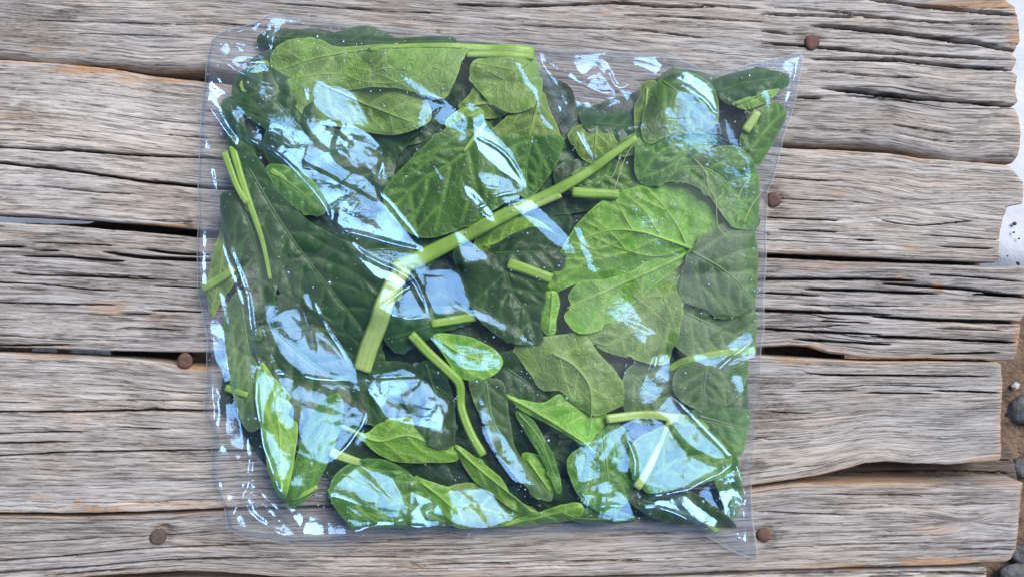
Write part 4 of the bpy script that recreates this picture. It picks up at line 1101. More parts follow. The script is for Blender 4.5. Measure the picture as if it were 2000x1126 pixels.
    if ribc is not None:
        dv = np.minimum(dv, seg_dist(P[:, 0], P[:, 1], ribc[::2]) - 1)
    for l in lines:
        dv = np.minimum(dv, seg_dist(P[:, 0], P[:, 1], l[::3] if len(l) > 6 else l))
    dv = np.maximum(dv, 0)
    dm = np.maximum(sdf(P[:, 0], P[:, 1], o), 0)
    if under is None:
        under = mat in ('pale', 'bright', 'olive')
    def zf(p, dvv, dmm):
        w = W(p, zr)
        base = samp(HS, w[:, 0], w[:, 1]) * lay
        q = 1 - np.exp(-dvv / 11.0)
        z = amp * (1.15 if not under else -0.9) * q
        z = z + wav * 3.0 * (fbm(p[:, 0] / 75 + sd, p[:, 1] / 75, sd, 2) - 0.5) + 0.9 * amp * (fbm(p[:, 0] / 17, p[:, 1] / 17, sd + 9, 2) - 0.5)
        z = z - curl * np.exp(-dmm / 12.0) + wav * 1.7 * np.exp(-dmm / 18.0) * (fbm(p[:, 0] / 24, p[:, 1] / 24, sd + 3, 2) - 0.5) * 2
        z = z + tilt[0] * (p[:, 0] - c[0]) / 100 + tilt[1] * (p[:, 1] - c[1]) / 100
        if ribc is not None:
            z = z + cup * (np.minimum(seg_dist(p[:, 0], p[:, 1], ribc[::3]), 80) - 25) / 40
        s0 = (p[:, 0] - c[0]) * math.cos(cr_a) + (p[:, 1] - c[1]) * math.sin(cr_a) - cr_o + 10 * (fbm(p[:, 0] / 50, p[:, 1] / 50, sd + 30, 2) - 0.5)
        z = z - cr_d * np.exp(-np.abs(s0) / 14.0)
        if fold is not None:
            fx, fy, fa, fd, fw = fold
            s_ = (p[:, 0] - fx) * math.cos(fa) + (p[:, 1] - fy) * math.sin(fa)
            z = z - fd * np.exp(-(s_ / fw) ** 2)
        zz = base + z / 1000
        top = samp(h, w[:, 0], w[:, 1]) - 0.0007
        low = 0.0022 + 0.0004 * lay
        return w, np.maximum(np.minimum(zz, top), np.minimum(low, top))
    w, z = zf(P, dv, dm)
    cw = W(c, zr)
    root = empty('spinach_leaf', label, 'spinach leaf', group, (cw[0], cw[1], 0.0013))
    loc = np.array([cw[0], cw[1], 0.0013])
    Vv = np.stack([w[:, 0], w[:, 1], z], -1) - loc
    nz = np.cross(Vv[F[:, 1]] - Vv[F[:, 0]], Vv[F[:, 2]] - Vv[F[:, 0]])[:, 2]
    F[nz < 0] = F[nz < 0][:, ::-1]
    th = math.radians(37 * sd)
    lc = np.stack([w[:, 0] * math.cos(th) - w[:, 1] * math.sin(th) + sd, w[:, 0] * math.sin(th) + w[:, 1] * math.cos(th), 0 * w[:, 0] + sd * 0.31], -1)
    obj('blade', Vv, F, LM[mat], root, True, {'leafco': lc, 'vein': np.exp(-(dv / 3.4) ** 2), 'rim': np.exp(-dm / 2.2)})
    up = 0.35 if under else 0.05
    def line3(l, extra):
        d0 = np.zeros(len(l)); m0 = np.maximum(sdf(l[:, 0], l[:, 1], o), 0)
        ww, zz = zf(l, d0, m0)
        tp = samp(h, ww[:, 0], ww[:, 1]) - 0.0003
        return np.stack([ww[:, 0], ww[:, 1], np.minimum(zz + extra, tp)], -1) - loc
    if lines and lay > 0.3:
        vs, fs, k0 = [], [], 0
        for l, wd in zip(lines, widths):
            p3 = line3(l, up * 0.0003)
            rad = wd * S * np.linspace(1, 0.35, len(l))
            v, f = tube(p3, rad, 5, 0.8)
            vs.append(v); fs += [tuple(i + k0 for i in ff) for ff in f]; k0 += len(v)
        obj('side_veins', np.concatenate(vs), fs, M_VEIN[mat], root)
    if ribc is not None:
        p3 = line3(ribc, up * 0.0008)
        rad = ribw * S * np.linspace(1.1, 0.3, len(ribc))
        v, f = tube(p3, rad, 7, 0.8)
        obj('midrib', v, f, M_VEIN[mat], root)
    if stem is not None:
        st = resample(catmull([s[:2] for s in stem], 8, False), 6.0)
        ww = W(st, zr)
        rad = np.linspace(sw[0], sw[1], len(st)) * S
        rad = rad * (1 + 0.12 * (fbm(np.arange(len(st)) / 6.0, np.zeros(len(st)), sd + 17, 2) - 0.5))
        zz = samp(HS, ww[:, 0], ww[:, 1]) * lay
        tp = samp(h, ww[:, 0], ww[:, 1]) - 0.0004 - rad * 0.72
        zz = np.maximum(np.minimum(zz + 0.0006, tp), 0.0016 + rad * 0.5)
        k = np.ones(5) / 5
        zz = np.convolve(np.pad(zz, 2, mode='edge'), k, 'valid')
        zz = np.minimum(zz, np.maximum(tp, 0.002))
        rad[0] *= 0.93; rad[-1] *= 0.93
        v, f = tube(np.stack([ww[:, 0], ww[:, 1], zz], -1) - loc, rad, 22, 0.72, 0.24)
        kk = np.arange(len(v))
        obj('petiole', v, f, smat or M_STEM, root, True, {'stemco': np.stack([(kk // 22) * 6.0 * S + sd, np.cos((kk % 22) * 2 * np.pi / 22), np.sin((kk % 22) * 2 * np.pi / 22)], -1)})
    return root

# --- bottom of the heap: dark leaves nobody can tell apart
B = 'dark green spinach leaf buried at the bottom of the heap'
BG = 'leaves at the bottom of the heap'
for k, (cx_, cy_, rx, ry, an) in enumerate([(620, 150, 110, 70, .2), (800, 180, 120, 90, -.3), (980, 200, 110, 100, .4), (600, 330, 110, 90, .6), (760, 330, 120, 90, .1), (1090, 320, 110, 90, -.4), (1330, 260, 130, 100, .3), (1395, 420, 74, 90, 0),
        (560, 500, 100, 110, .3), (700, 560, 120, 100, -.2), (860, 500, 120, 100, .5), (1010, 480, 100, 90, 0), (1200, 480, 130, 110, .2), (1340, 600, 110, 100, -.3), (1150, 660, 110, 90, .1), (960, 660, 120, 100, -.1), (800, 660, 110, 90, .5),
        (640, 740, 100, 90, .2), (560, 800, 70, 110, 0), (760, 820, 120, 90, -.3), (920, 860, 110, 100, .2), (1080, 880, 120, 90, .4), (1240, 820, 110, 110, 0), (1365, 800, 84, 100, .2), (1320, 930, 110, 80, -.2), (780, 960, 110, 60, .1), (1000, 960, 120, 60, 0), (1160, 960, 100, 55, 0), (680, 450, 80, 60, .3), (700, 250, 110, 60, 0), (880, 250, 100, 60, .2), (520, 240, 70, 60, .5), (500, 700, 60, 110, 0), (1060, 560, 90, 80, .4), (1090, 740, 90, 70, 0)]):
    ph = np.linspace(0, 2 * np.pi, 11)[:-1]
    rr = 1 + 0.16 * np.sin(3 * ph + k) + 0.1 * np.sin(5 * ph + 2 * k)
    ca, sa = math.cos(an), math.sin(an)
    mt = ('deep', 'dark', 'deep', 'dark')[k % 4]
    pts = [(cx_ + rx * q * math.cos(p) * ca - ry * q * math.sin(p) * sa, cy_ + rx * q * math.cos(p) * sa + ry * q * math.sin(p) * ca) for p, q in zip(ph, rr)]
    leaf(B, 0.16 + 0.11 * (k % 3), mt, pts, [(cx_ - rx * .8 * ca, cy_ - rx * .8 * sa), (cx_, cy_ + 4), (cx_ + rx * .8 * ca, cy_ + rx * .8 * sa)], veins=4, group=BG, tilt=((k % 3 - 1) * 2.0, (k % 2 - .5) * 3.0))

# --- top left
leaf('small dark leaf peeping over the very top edge of the heap', 0.55, 'dark', [(655, 58), (672, 47), (695, 41), (722, 43), (748, 55), (764, 70), (740, 80), (690, 80)], [(700, 80), (705, 46)], veins=3)
leaf('long dark folded leaf lying along the top edge of the bag', 0.62, 'dark', [(516, 62), (545, 56), (590, 51), (640, 54), (700, 60), (760, 69), (815, 67), (865, 59), (884, 64), (888, 82), (820, 100), (720, 104), (620, 98), (560, 86), (530, 78)], [(530, 66), (640, 72), (760, 82), (880, 76)], veins=5, ang=40)
leaf('dark grey green leaf under crumpled film in the top left corner', 0.62, 'dark', [(478, 152), (508, 135), (556, 156), (594, 184), (603, 228), (592, 266), (560, 264), (518, 242), (474, 206), (463, 172)], [(590, 255), (540, 200), (485, 160)], veins=4, amp=1.6)
leaf('olive leaf scrap with curled rim left of the round pale leaf', 0.66, 'olive', [(504, 119), (520, 122), (552, 150), (560, 172), (530, 184), (498, 178), (474, 164), (490, 140)], [(500, 125), (530, 155), (545, 180)], veins=2)
leaf('tiny dark curled leaf at the left edge below the top corner', 0.80, 'dark', [(443, 206), (455, 202), (470, 226), (481, 262), (474, 287), (458, 274), (446, 240)], [(450, 205), (465, 245), (472, 280)], veins=3)
leaf('round pale leaf with rounded lower rim near the top left', 0.74, 'pale', [(588, 178), (632, 146), (700, 140), (772, 160), (812, 196), (820, 226), (800, 243), (765, 252), (722, 249), (690, 240), (640, 236), (604, 214)], [(620, 160), (700, 195), (800, 238)], veins=4)
leaf('broad pale leaf hanging below the long top stem', 0.86, 'pale', [(518, 102), (540, 76), (580, 62), (620, 67), (648, 84), (700, 84), (790, 82), (908, 84), (903, 112), (893, 148), (878, 180), (862, 192), (828, 184), (780, 172), (720, 168), (660, 172), (600, 176), (552, 166), (528, 142)],
     [(900, 90), (800, 90), (700, 95), (620, 108), (530, 132)], [(1041, 93), (1000, 90), (940, 88), (880, 88), (800, 88), (720, 94)], (11, 4.5), veins=6, ang=48, amp=1.2)
leaf('bright torn leaf scrap on the broad pale leaf near the top', 0.95, 'bright', [(792, 122), (800, 118), (806, 124), (815, 120), (813, 132), (800, 142), (790, 138)], None)
leaf('second stem lying under the long top stem, with pale leaf', 0.80, 'olive', [(942, 118), (985, 112), (1022, 108), (1044, 124), (1048, 166), (1036, 196), (1000, 208), (962, 190), (936, 160), (928, 135)], [(1030, 120), (990, 150), (950, 180)], [(1042, 104), (1010, 104), (960, 102), (910, 104)], (7, 6), veins=4)
leaf('small olive leaf tip above the long top stem', 0.70, 'olive', [(926, 84), (940, 74), (962, 71), (985, 78), (990, 92), (955, 96)], None)
leaf('dark olive jagged leaf between the top stems and white glare', 0.66, 'olive', [(904, 206), (918, 190), (934, 168), (950, 178), (985, 182), (992, 205), (972, 220), (940, 222)], [(920, 205), (980, 195)], veins=3)
leaf('pale pointed leaf above the cut green leaf at top centre', 0.78, 'olive', [(1055, 186), (1066, 212), (1084, 262), (1060, 275), (1000, 272), (958, 266), (980, 240), (1012, 214)], [(1052, 195), (1040, 240), (1030, 272)], veins=3)
leaf('green leaf with straight cut top edge right of the glare', 0.84, 'mid', [(972, 268), (1010, 263), (1050, 263), (1097, 268), (1097, 300), (1082, 330), (1062, 358), (1034, 388), (1012, 372), (1004, 330), (990, 295)], [(1040, 264), (1028, 320), (1030, 380)], veins=4, amp=1.3)
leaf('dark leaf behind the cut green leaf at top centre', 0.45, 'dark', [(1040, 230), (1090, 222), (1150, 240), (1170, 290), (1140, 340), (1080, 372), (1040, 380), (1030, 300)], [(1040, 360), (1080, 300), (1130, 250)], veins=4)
leaf('veined leaf with clear midrib in the centre left', 0.86, 'mid', [(940, 228), (962, 246), (992, 292), (1012, 342), (1018, 378), (985, 398), (932, 430), (872, 456), (822, 463), (782, 442), (752, 408), (745, 376), (762, 350), (800, 312), (842, 272), (880, 244), (910, 228)],
     [(946, 240), (912, 290), (880, 318), (820, 352), (768, 400)], [(948, 238), (930, 262), (905, 296)], (5, 3), veins=5, ang=50, amp=1.5, ribw=3.4)
leaf('small ruffled bright leaf above the centre left midrib', 0.90, 'bright', [(868, 236), (890, 214), (912, 206), (940, 212), (945, 226), (928, 240), (900, 250), (878, 254)], [(880, 246), (935, 216)], veins=3, amp=1.5)
leaf('dark leaf under blue glare left of the veined leaf', 0.62, 'dark', [(540, 276), (600, 258), (668, 266), (730, 290), (748, 330), (738, 376), (690, 400), (640, 398), (590, 372), (550, 330)], [(560, 285), (640, 320), (730, 370)], veins=4)
leaf('green leaf with short stem below the upper left glare', 0.72, 'mid', [(532, 334), (556, 330), (596, 346), (622, 378), (630, 404), (606, 412), (572, 396), (546, 366)], [(536, 338), (580, 368), (622, 404)], [(532, 334), (552, 346), (580, 368)], (6, 3), veins=3)
leaf('dark leaf between the glare and the long stem', 0.58, 'dark', [(690, 470), (740, 440), (800, 450), (850, 470), (840, 500), (790, 540), (740, 530), (700, 505)], [(700, 490), (840, 480)], veins=3)
# --- left
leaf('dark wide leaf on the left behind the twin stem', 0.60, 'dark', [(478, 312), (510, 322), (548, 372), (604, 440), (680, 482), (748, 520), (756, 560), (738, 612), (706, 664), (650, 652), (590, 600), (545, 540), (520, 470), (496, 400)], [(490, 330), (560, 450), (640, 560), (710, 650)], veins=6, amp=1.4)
leaf('narrow dark leaf with forked pale stem at the left', 0.80, 'dark', [(437, 402), (454, 390), (480, 396), (502, 430), (524, 480), (531, 540), (520, 588), (506, 602), (484, 566), (462, 506), (442, 452)], [(470, 395), (495, 470), (512, 590)], [(455, 286), (466, 325), (480, 370), (494, 412), (512, 470), (526, 545)], (8, 3.5), veins=4, smat=M_STEM)
leaf('short green stem leaning on the forked stem at the left', 0.84, 'mid', [(470, 385), (482, 380), (494, 398), (500, 412), (488, 416), (476, 402)], None, [(438, 297), (450, 330), (466, 368), (484, 398)], (7, 5), smat=M_STEM)
leaf('pale translucent leaf pressed on the left side of the bag', 0.75, 'olive', [(430, 448), (444, 466), (462, 516), (452, 545), (425, 580), (408, 622), (396, 606), (392, 570), (404, 520), (416, 480)], [(430, 455), (425, 520), (404, 610)], [(386, 562), (410, 552), (440, 535), (456, 524)], (10, 7), veins=3)
leaf('grey green strip leaf along the left side', 0.70, 'grey', [(446, 618), (470, 590), (492, 612), (508, 668), (522, 740), (522, 790), (506, 812), (486, 818), (468, 786), (452, 724), (441, 664)], [(470, 600), (485, 700), (500, 810)], [(440, 756), (462, 764), (486, 770)], (7, 6), veins=5, ang=40)
leaf('dark leaf under the blue glare at lower left', 0.64, 'dark', [(512, 640), (560, 596), (630, 632), (700, 690), (724, 730), (700, 770), (640, 800), (580, 796), (540, 740)], [(530, 640), (610, 710), (690, 770)], veins=4)
leaf('pale upright leaf in the lower left corner of the heap', 0.86, 'bright', [(510, 706), (532, 736), (562, 764), (579, 802), (583, 860), (577, 920), (566, 964), (548, 962), (532, 922), (520, 862), (506, 800), (498, 748)], [(512, 712), (545, 800), (560, 960)], veins=5, ang=36)
leaf('green leaf next to the pale upright leaf, tips touching', 0.80, 'mid', [(652, 786), (660, 820), (648, 868), (626, 924), (602, 958), (572, 971), (576, 930), (590, 884), (602, 836), (622, 800)], [(650, 795), (620, 870), (578, 966)], [(575, 966), (600, 958), (625, 944)], (5, 4), veins=4, ang=36)
# --- the long stem and middle
leaf('long pale stem across the middle with dark leaf at its upper end', 0.93, 'mid', [(1196, 290), (1220, 268), (1250, 256), (1280, 262), (1268, 284), (1240, 300), (1212, 306)], [(1205, 296), (1270, 266)], [(1244, 268), (1200, 298), (1150, 334), (1085, 372), (1000, 412), (900, 462), (820, 502), (768, 526)], (7, 17), veins=2, smat=M_STEM)
leaf('pale bent end of the long stem, cut straight at the bottom', 0.93, 'bright', [(758, 560), (775, 548), (786, 566), (776, 586), (760, 580)], None, [(786, 524), (770, 548), (754, 584), (738, 630), (716, 680), (701, 726)], (17, 19), smat=M_STEMP)
leaf('short pale cut stem stub lying on the long stem', 0.95, 'bright', [(1006, 400), (1024, 392), (1036, 402), (1022, 416)], None, [(1094, 372), (1066, 384), (1030, 400), (1012, 410)], (13, 12), smat=M_STEMP)
leaf('ribbed green leaf under the long stem with dark fold', 0.74, 'bright', [(935, 478), (960, 440), (1000, 424), (1046, 436), (1072, 462), (1040, 470), (1000, 486), (966, 494)], [(945, 480), (1060, 450)], veins=5, amp=1.6)
leaf('dark leaf tucked under the right big leaf beside the stem', 0.80, 'dark', [(962, 492), (1008, 462), (1048, 451), (1086, 468), (1100, 494), (1086, 522), (1040, 520), (990, 512)], [(965, 494), (1090, 490)], veins=4, amp=1.2)
leaf('dark puckered leaf with short green stem left of centre right', 0.88, 'dark', [(884, 498), (898, 482), (936, 486), (978, 500), (1030, 520), (1064, 544), (1066, 590), (1056, 634), (1062, 668), (1022, 674), (980, 662), (944, 634), (918, 598), (900, 550)], [(985, 520), (1000, 570), (1030, 612), (1045, 660)], [(992, 514), (1024, 524), (1078, 544)], (11, 10), veins=4, amp=1.9)
leaf('small light leaf rolled upright beside the dark puckered leaf', 0.84, 'bright', [(1062, 574), (1086, 568), (1094, 590), (1088, 630), (1084, 652), (1064, 652), (1054, 622)], [(1080, 572), (1072, 648)], veins=3, amp=1.4)
leaf('green stem with dark leaf right of the bent stem end', 0.70, 'dark', [(760, 640), (800, 612), (850, 606), (900, 600), (930, 612), (900, 634), (860, 646), (820, 668), (784, 680)], [(770, 660), (920, 610)], [(842, 632), (880, 626), (930, 618)], (8, 9), veins=3)
# --- right
leaf('large leaf with vein fan, upper half, at the right', 0.92, 'bright', [(1062, 576), (1072, 548), (1090, 502), (1108, 466), (1140, 424), (1180, 390), (1232, 366), (1290, 357), (1342, 358), (1384, 384), (1412, 420), (1424, 436), (1402, 452), (1372, 476), (1350, 492), (1280, 522), (1220, 550), (1170, 556), (1136, 552), (1108, 562), (1082, 572)],
     [(1356, 486), (1310, 470), (1250, 452), (1190, 450), (1130, 470)], [(1118, 374), (1150, 376), (1210, 378)], (10, 9), veins=4, ang=44, amp=2.0, ribw=3.0)
leaf('large leaf with vein fan, lower half with pale midrib', 0.94, 'bright', [(1138, 548), (1112, 576), (1116, 598), (1103, 618), (1116, 642), (1138, 652), (1176, 642), (1220, 610), (1280, 560), (1340, 510), (1362, 486), (1340, 478), (1290, 496), (1230, 530), (1180, 544)],
     [(1356, 488), (1300, 516), (1210, 556), (1108, 602)], None, veins=3, amp=1.4, ribw=5.0)
leaf('pale smooth leaf below the vein fan leaf', 0.84, 'pale', [(1138, 650), (1160, 672), (1192, 690), (1232, 701), (1280, 712), (1312, 704), (1328, 650), (1344, 570), (1352, 506), (1300, 532), (1250, 560), (1200, 612)], [(1345, 520), (1280, 600), (1200, 670), (1160, 668)], veins=4)
leaf('fogged grey green leaf with wet rim at the right side', 0.93, 'grey', [(1350, 488), (1386, 452), (1430, 432), (1474, 436), (1490, 470), (1490, 540), (1482, 590), (1462, 606), (1432, 622), (1404, 622), (1384, 604), (1350, 592), (1330, 566), (1340, 520)], [(1352, 490), (1420, 530), (1480, 590)], veins=4, amp=1.0)
leaf('leaf with puckered left lobe right of the long stem end', 0.86, 'mid', [(1242, 284), (1272, 263), (1330, 255), (1392, 262), (1402, 276), (1372, 298), (1336, 318), (1306, 348), (1280, 362), (1254, 358), (1240, 330)], [(1252, 352), (1262, 330), (1300, 290), (1390, 266)], veins=4, amp=2.0)
leaf('large green leaf in the upper right under the film', 0.90, 'mid', [(1298, 352), (1330, 320), (1376, 294), (1430, 284), (1466, 308), (1486, 350), (1492, 410), (1486, 444), (1440, 446), (1414, 424), (1386, 384), (1344, 358)], [(1290, 358), (1340, 326), (1400, 340), (1482, 420)], veins=5, amp=1.2)
leaf('leaf with glossy white crescent highlight at upper right', 0.88, 'mid', [(1284, 156), (1308, 139), (1346, 134), (1386, 150), (1402, 176), (1408, 206), (1402, 240), (1372, 258), (1312, 264), (1268, 282), (1252, 262), (1262, 206), (1272, 172)], [(1300, 150), (1350, 200), (1398, 240)], veins=4, amp=1.4)
leaf('pale strip leaf left of the crescent highlight leaf', 0.80, 'olive', [(1262, 162), (1284, 160), (1290, 196), (1284, 240), (1262, 268), (1246, 258), (1246, 214), (1256, 182)], [(1270, 164), (1258, 260)], veins=3)
leaf('dark green leaf in the top right corner of the bag', 0.86, 'dark', [(1396, 152), (1430, 136), (1488, 122), (1520, 129), (1551, 139), (1553, 156), (1530, 170), (1490, 184), (1446, 206), (1412, 190)], [(1405, 175), (1480, 155), (1548, 148)], veins=5)
leaf('pale folded rim leaf below the dark corner leaf', 0.90, 'pale', [(1432, 200), (1464, 186), (1510, 172), (1536, 166), (1516, 186), (1490, 202), (1460, 212)], [(1440, 202), (1530, 168)], veins=0)
leaf('leaf with torn yellowish root stub at the right corner', 0.86, 'mid', [(1470, 228), (1496, 204), (1522, 194), (1546, 204), (1549, 226), (1528, 262), (1504, 300), (1484, 322), (1454, 300), (1448, 266)], [(1462, 296), (1500, 250), (1546, 208)], [(1480, 218), (1468, 238), (1456, 256)], (8, 9), veins=4, smat=M_STEMP)
leaf('dark rounded leaf near the empty top middle of the bag', 0.66, 'dark', [(1146, 218), (1184, 206), (1216, 214), (1244, 238), (1248, 258), (1216, 268), (1172, 262), (1150, 244)], [(1160, 240), (1240, 248)], veins=3)
leaf('pale pointed leaf standing left of the dark rounded leaf', 0.72, 'olive', [(1122, 258), (1146, 242), (1171, 227), (1186, 250), (1201, 276), (1192, 302), (1164, 312), (1140, 298)], [(1168, 232), (1160, 305)], veins=3)
leaf('dark leaf under the upper end of the long stem', 0.60, 'dark', [(1100, 330), (1160, 310), (1230, 300), (1250, 340), (1230, 372), (1160, 374), (1110, 370)], [(1110, 360), (1240, 320)], veins=3, amp=1.6)
leaf('ruffled mid green leaf between stem end and vein fan leaf', 0.70, 'mid', [(1130, 340), (1170, 322), (1220, 312), (1246, 330), (1240, 362), (1190, 368), (1150, 366)], [(1140, 360), (1230, 326)], veins=4, amp=1.8)
# --- lower right
leaf('hazy leaf with long stem reaching the right edge', 0.88, 'grey', [(1318, 742), (1340, 712), (1390, 698), (1440, 692), (1466, 702), (1462, 744), (1430, 788), (1382, 806), (1344, 792), (1322, 770)], [(1390, 696), (1380, 750), (1384, 800)], [(1482, 686), (1440, 688), (1390, 694), (1340, 706), (1310, 724)], (9, 6), veins=4, smat=M_STEM)
leaf('small pale leaf tip left of the hazy stemmed leaf', 0.80, 'pale', [(1312, 744), (1330, 740), (1346, 748), (1330, 762), (1316, 764)], None)
leaf('dim leaf behind the wet rim at the right edge', 0.66, 'grey', [(1330, 600), (1380, 590), (1440, 620), (1482, 610), (1478, 680), (1420, 690), (1360, 690), (1320, 650)], [(1340, 610), (1470, 670)], veins=4)
leaf('hazy green leaf at the lower right side', 0.80, 'grey', [(1366, 812), (1410, 804), (1472, 806), (1466, 860), (1456, 892), (1420, 884), (1386, 850)], [(1370, 815), (1465, 840)], veins=3)
leaf('wide pale leaf with torn cut in the lower centre', 0.90, 'pale', [(1004, 682), (1040, 662), (1090, 655), (1140, 653), (1172, 690), (1202, 722), (1220, 756), (1219, 792), (1190, 806), (1160, 812), (1122, 792), (1096, 766), (1060, 764), (1036, 732)],
     [(1080, 690), (1120, 712), (1150, 750), (1156, 800), (1150, 850)], None, veins=4, amp=1.0)
leaf('pointed green leaf below the wide pale leaf', 0.86, 'bright', [(988, 770), (1014, 780), (1062, 787), (1094, 770), (1130, 780), (1180, 800), (1188, 826), (1160, 858), (1142, 870), (1104, 848), (1050, 820), (1012, 796)], [(990, 773), (1060, 812), (1140, 864), (1180, 902)], None, veins=4, amp=1.1, ribw=3.6)
leaf('dark leaf in the pit left of the wide pale leaf', 0.52, 'dark', [(985, 700), (1030, 700), (1070, 750), (1090, 780), (1040, 786), (1000, 770), (975, 740)], [(990, 720), (1070, 775)], veins=3)
leaf('thin pale stem lying level near the lower right glare', 0.93, 'bright', [(1318, 812), (1345, 814), (1376, 826), (1392, 842), (1360, 836), (1330, 830)], None, [(1186, 820), (1230, 816), (1280, 814), (1330, 822)], (9, 8), smat=M_STEMP)
leaf('leaf on a slanting pale stem under the blue glare', 0.86, 'mid', [(1228, 880), (1262, 848), (1330, 830), (1396, 850), (1436, 892), (1420, 930), (1340, 950), (1270, 962), (1236, 930)], [(1250, 945), (1330, 900), (1425, 890)], [(1314, 824), (1290, 870), (1262, 920), (1242, 950)], (6, 9), veins=4, smat=M_STEMP)
leaf('green leaf half hidden left of the lower right glare', 0.74, 'mid', [(1120, 900), (1160, 870), (1200, 840), (1228, 880), (1226, 950), (1190, 985), (1140, 960)], [(1180, 850), (1190, 970)], veins=4)
leaf('dark leaf in the lower right corner of the heap', 0.70, 'dark', [(1240, 970), (1290, 960), (1350, 966), (1402, 1000), (1420, 1024), (1360, 1026), (1290, 1010)], [(1250, 975), (1400, 1015)], [(1338, 972), (1362, 1000), (1404, 1040)], (5, 7), veins=3, smat=M_STEM)
leaf('slim green leaf at the lower right edge under white glare', 0.78, 'mid', [(1400, 870), (1430, 880), (1446, 920), (1452, 980), (1430, 1000), (1410, 960), (1396, 910)], [(1410, 876), (1440, 990)], veins=3)
leaf('dim green leaf below the small blue glare at lower right', 0.70, 'grey', [(1232, 730), (1270, 712), (1310, 720), (1318, 770), (1300, 810), (1250, 816), (1224, 780)], [(1240, 735), (1305, 800)], veins=3)
# --- lower centre and bottom
leaf('small light leaf with torn right side in the lower middle', 0.90, 'bright', [(844, 656), (880, 652), (922, 659), (960, 680), (982, 706), (968, 732), (938, 744), (896, 738), (868, 700)], [(850, 660), (910, 696), (975, 708)], veins=3, amp=1.2)
leaf('bent green stem in the lower middle with dark leaf', 0.88, 'dark', [(800, 724), (838, 704), (874, 748), (888, 818), (884, 872), (842, 872), (802, 822), (782, 764)], [(830, 712), (850, 790), (860, 866)], [(802, 652), (836, 690), (872, 724), (896, 752), (900, 800), (920, 850), (944, 890)], (9, 8), veins=4, amp=1.3, smat=M_STEM)
leaf('long strip leaf running down from the bent stem', 0.86, 'grey', [(916, 744), (948, 740), (981, 744), (990, 774), (1001, 850), (1014, 888), (1060, 948), (1076, 976), (1040, 964), (986, 906), (962, 872), (944, 830), (922, 784)], [(948, 745), (970, 840), (1060, 960)], veins=6, ang=40)
leaf('dark leaf under the film ripples right of the bent stem end', 0.66, 'dark', [(700, 730), (752, 716), (802, 726), (810, 780), (790, 820), (740, 824), (700, 800)], [(710, 740), (800, 810)], veins=3)
leaf('leaf pair with pointed left tip at the lower left middle', 0.84, 'bright', [(682, 838), (712, 846), (742, 826), (790, 816), (832, 830), (872, 862), (894, 902), (832, 908), (772, 906), (732, 888), (708, 862)], [(690, 842), (740, 862), (800, 852), (880, 890)], [(664, 830), (686, 840), (712, 852)], (4, 3), veins=4)
leaf('big round dark leaf at the bottom left under blue glare', 0.88, 'mid', [(647, 952), (660, 921), (690, 903), (730, 898), (766, 906), (802, 932), (842, 976), (872, 1010), (888, 1028), (850, 1036), (760, 1036), (692, 1026), (662, 1000)], [(670, 925), (740, 960), (870, 1025)], [(648, 878), (672, 890), (702, 906)], (9, 7), veins=4, amp=1.3, smat=M_STEMP)
leaf('small bright leaf wedge right of the bottom round leaf', 0.80, 'bright', [(818, 942), (850, 950), (886, 966), (892, 985), (880, 1004), (856, 988)], [(822, 945), (885, 995)], veins=2)
leaf('pointed light leaf slanting down near the bottom middle', 0.86, 'bright', [(887, 872), (926, 894), (972, 930), (988, 952), (1010, 980), (1060, 1004), (1010, 1002), (956, 968), (916, 934)], [(890, 876), (950, 930), (1040, 1000)], veins=4, ang=36)
leaf('pale leaf under whitish film at the bottom middle', 0.72, 'pale', [(870, 968), (930, 956), (1000, 984), (1032, 1004), (1002, 1030), (900, 1034), (880, 1004)], [(880, 985), (1010, 1015)], veins=3)
leaf('slim green leaf standing right of the strip leaf', 0.84, 'mid', [(1008, 804), (1040, 820), (1066, 860), (1086, 902), (1096, 950), (1086, 958), (1070, 922), (1050, 884), (1026, 846)], [(1012, 808), (1055, 860), (1090, 950)], veins=4, ang=34)
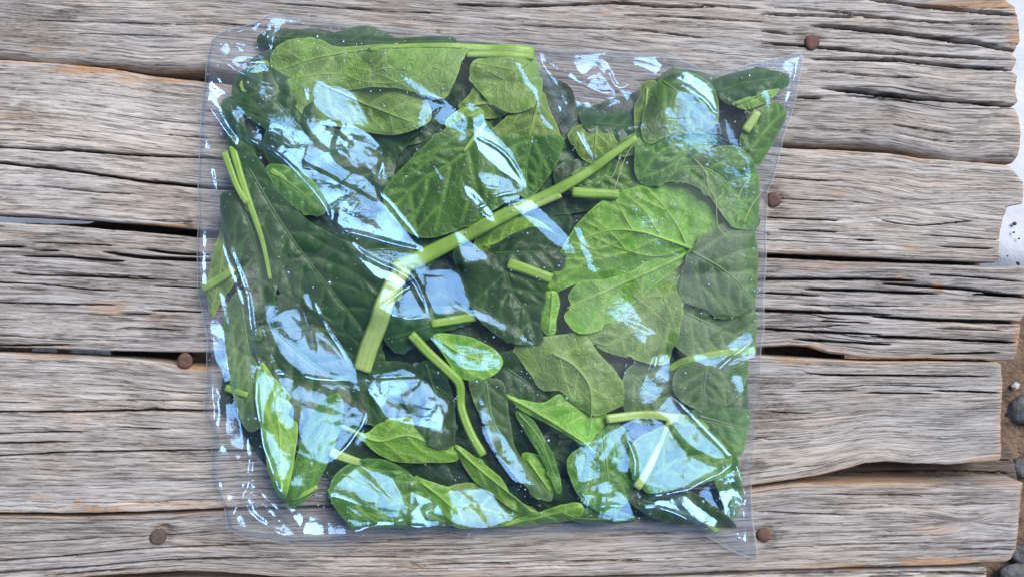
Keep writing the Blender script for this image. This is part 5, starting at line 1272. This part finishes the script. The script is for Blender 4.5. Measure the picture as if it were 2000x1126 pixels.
leaf('small rounded light leaf between the slim bottom leaves', 0.78, 'bright', [(1026, 898), (1050, 894), (1072, 906), (1078, 938), (1074, 962), (1052, 946)], [(1032, 900), (1072, 955)], veins=3)
leaf('bright leaf lying along the bottom edge right of centre', 0.88, 'bright', [(978, 1034), (1022, 1014), (1082, 990), (1122, 978), (1138, 986), (1128, 1010), (1072, 1028)], [(985, 1032), (1060, 1010), (1130, 985)], veins=4, ang=38)
leaf('small green leaf at the bottom edge below the right glare', 0.74, 'mid', [(1120, 1010), (1160, 990), (1210, 1000), (1232, 1018), (1200, 1028), (1150, 1028)], [(1128, 1012), (1220, 1015)], veins=3)

# --- thin root threads stuck under the film at the right
M_ROOT = plain('root_thread', (0.62, 0.62, 0.30), 0.6, (0.45, 0.48, 0.18), 400)
THREADS = [([(1356, 310), (1378, 335), (1384, 365), (1398, 390), (1402, 440), (1424, 466)], 'long pale root thread hanging across the upper right leaf'),
           ([(1200, 370), (1225, 300), (1250, 270)], 'thin green root thread beside the upper end of the long stem'),
           ([(1180, 340), (1196, 345), (1210, 310), (1214, 295)], 'fine pale root thread under the long stem end'),
           ([(1440, 388), (1455, 360), (1478, 346)], 'pale root thread at the right side above the fogged leaf'),
           ([(1452, 436), (1470, 400), (1496, 370)], 'pale root thread reaching the right edge of the bag'),
           ([(1236, 388), (1248, 376), (1254, 388), (1240, 392), (1252, 402)], 'tiny curled yellow root thread on the vein fan leaf'),
           ([(1448, 205), (1466, 222), (1484, 212)], 'yellow root fibres at the torn stub in the right corner'),
           ([(1238, 575), (1270, 600), (1300, 628)], 'straight pale root thread below the vein fan leaf')]
for pts, lb in THREADS:
    st = resample(catmull(pts, 8, False), 4.0)
    w = W(st, 0.024)
    z = samp(h, w[:, 0], w[:, 1]) - 0.0004
    c = np.array([w[0, 0], w[0, 1], z[0]])
    v, f = tube(np.stack([w[:, 0], w[:, 1], z], -1) - c, 0.75 * S * np.linspace(1, 0.6, len(st)), 5)
    o = obj('root_thread', v, f, M_ROOT)
    o.location = c
    o['label'] = lb; o['category'] = 'root'; o['group'] = 'root threads in the bag'
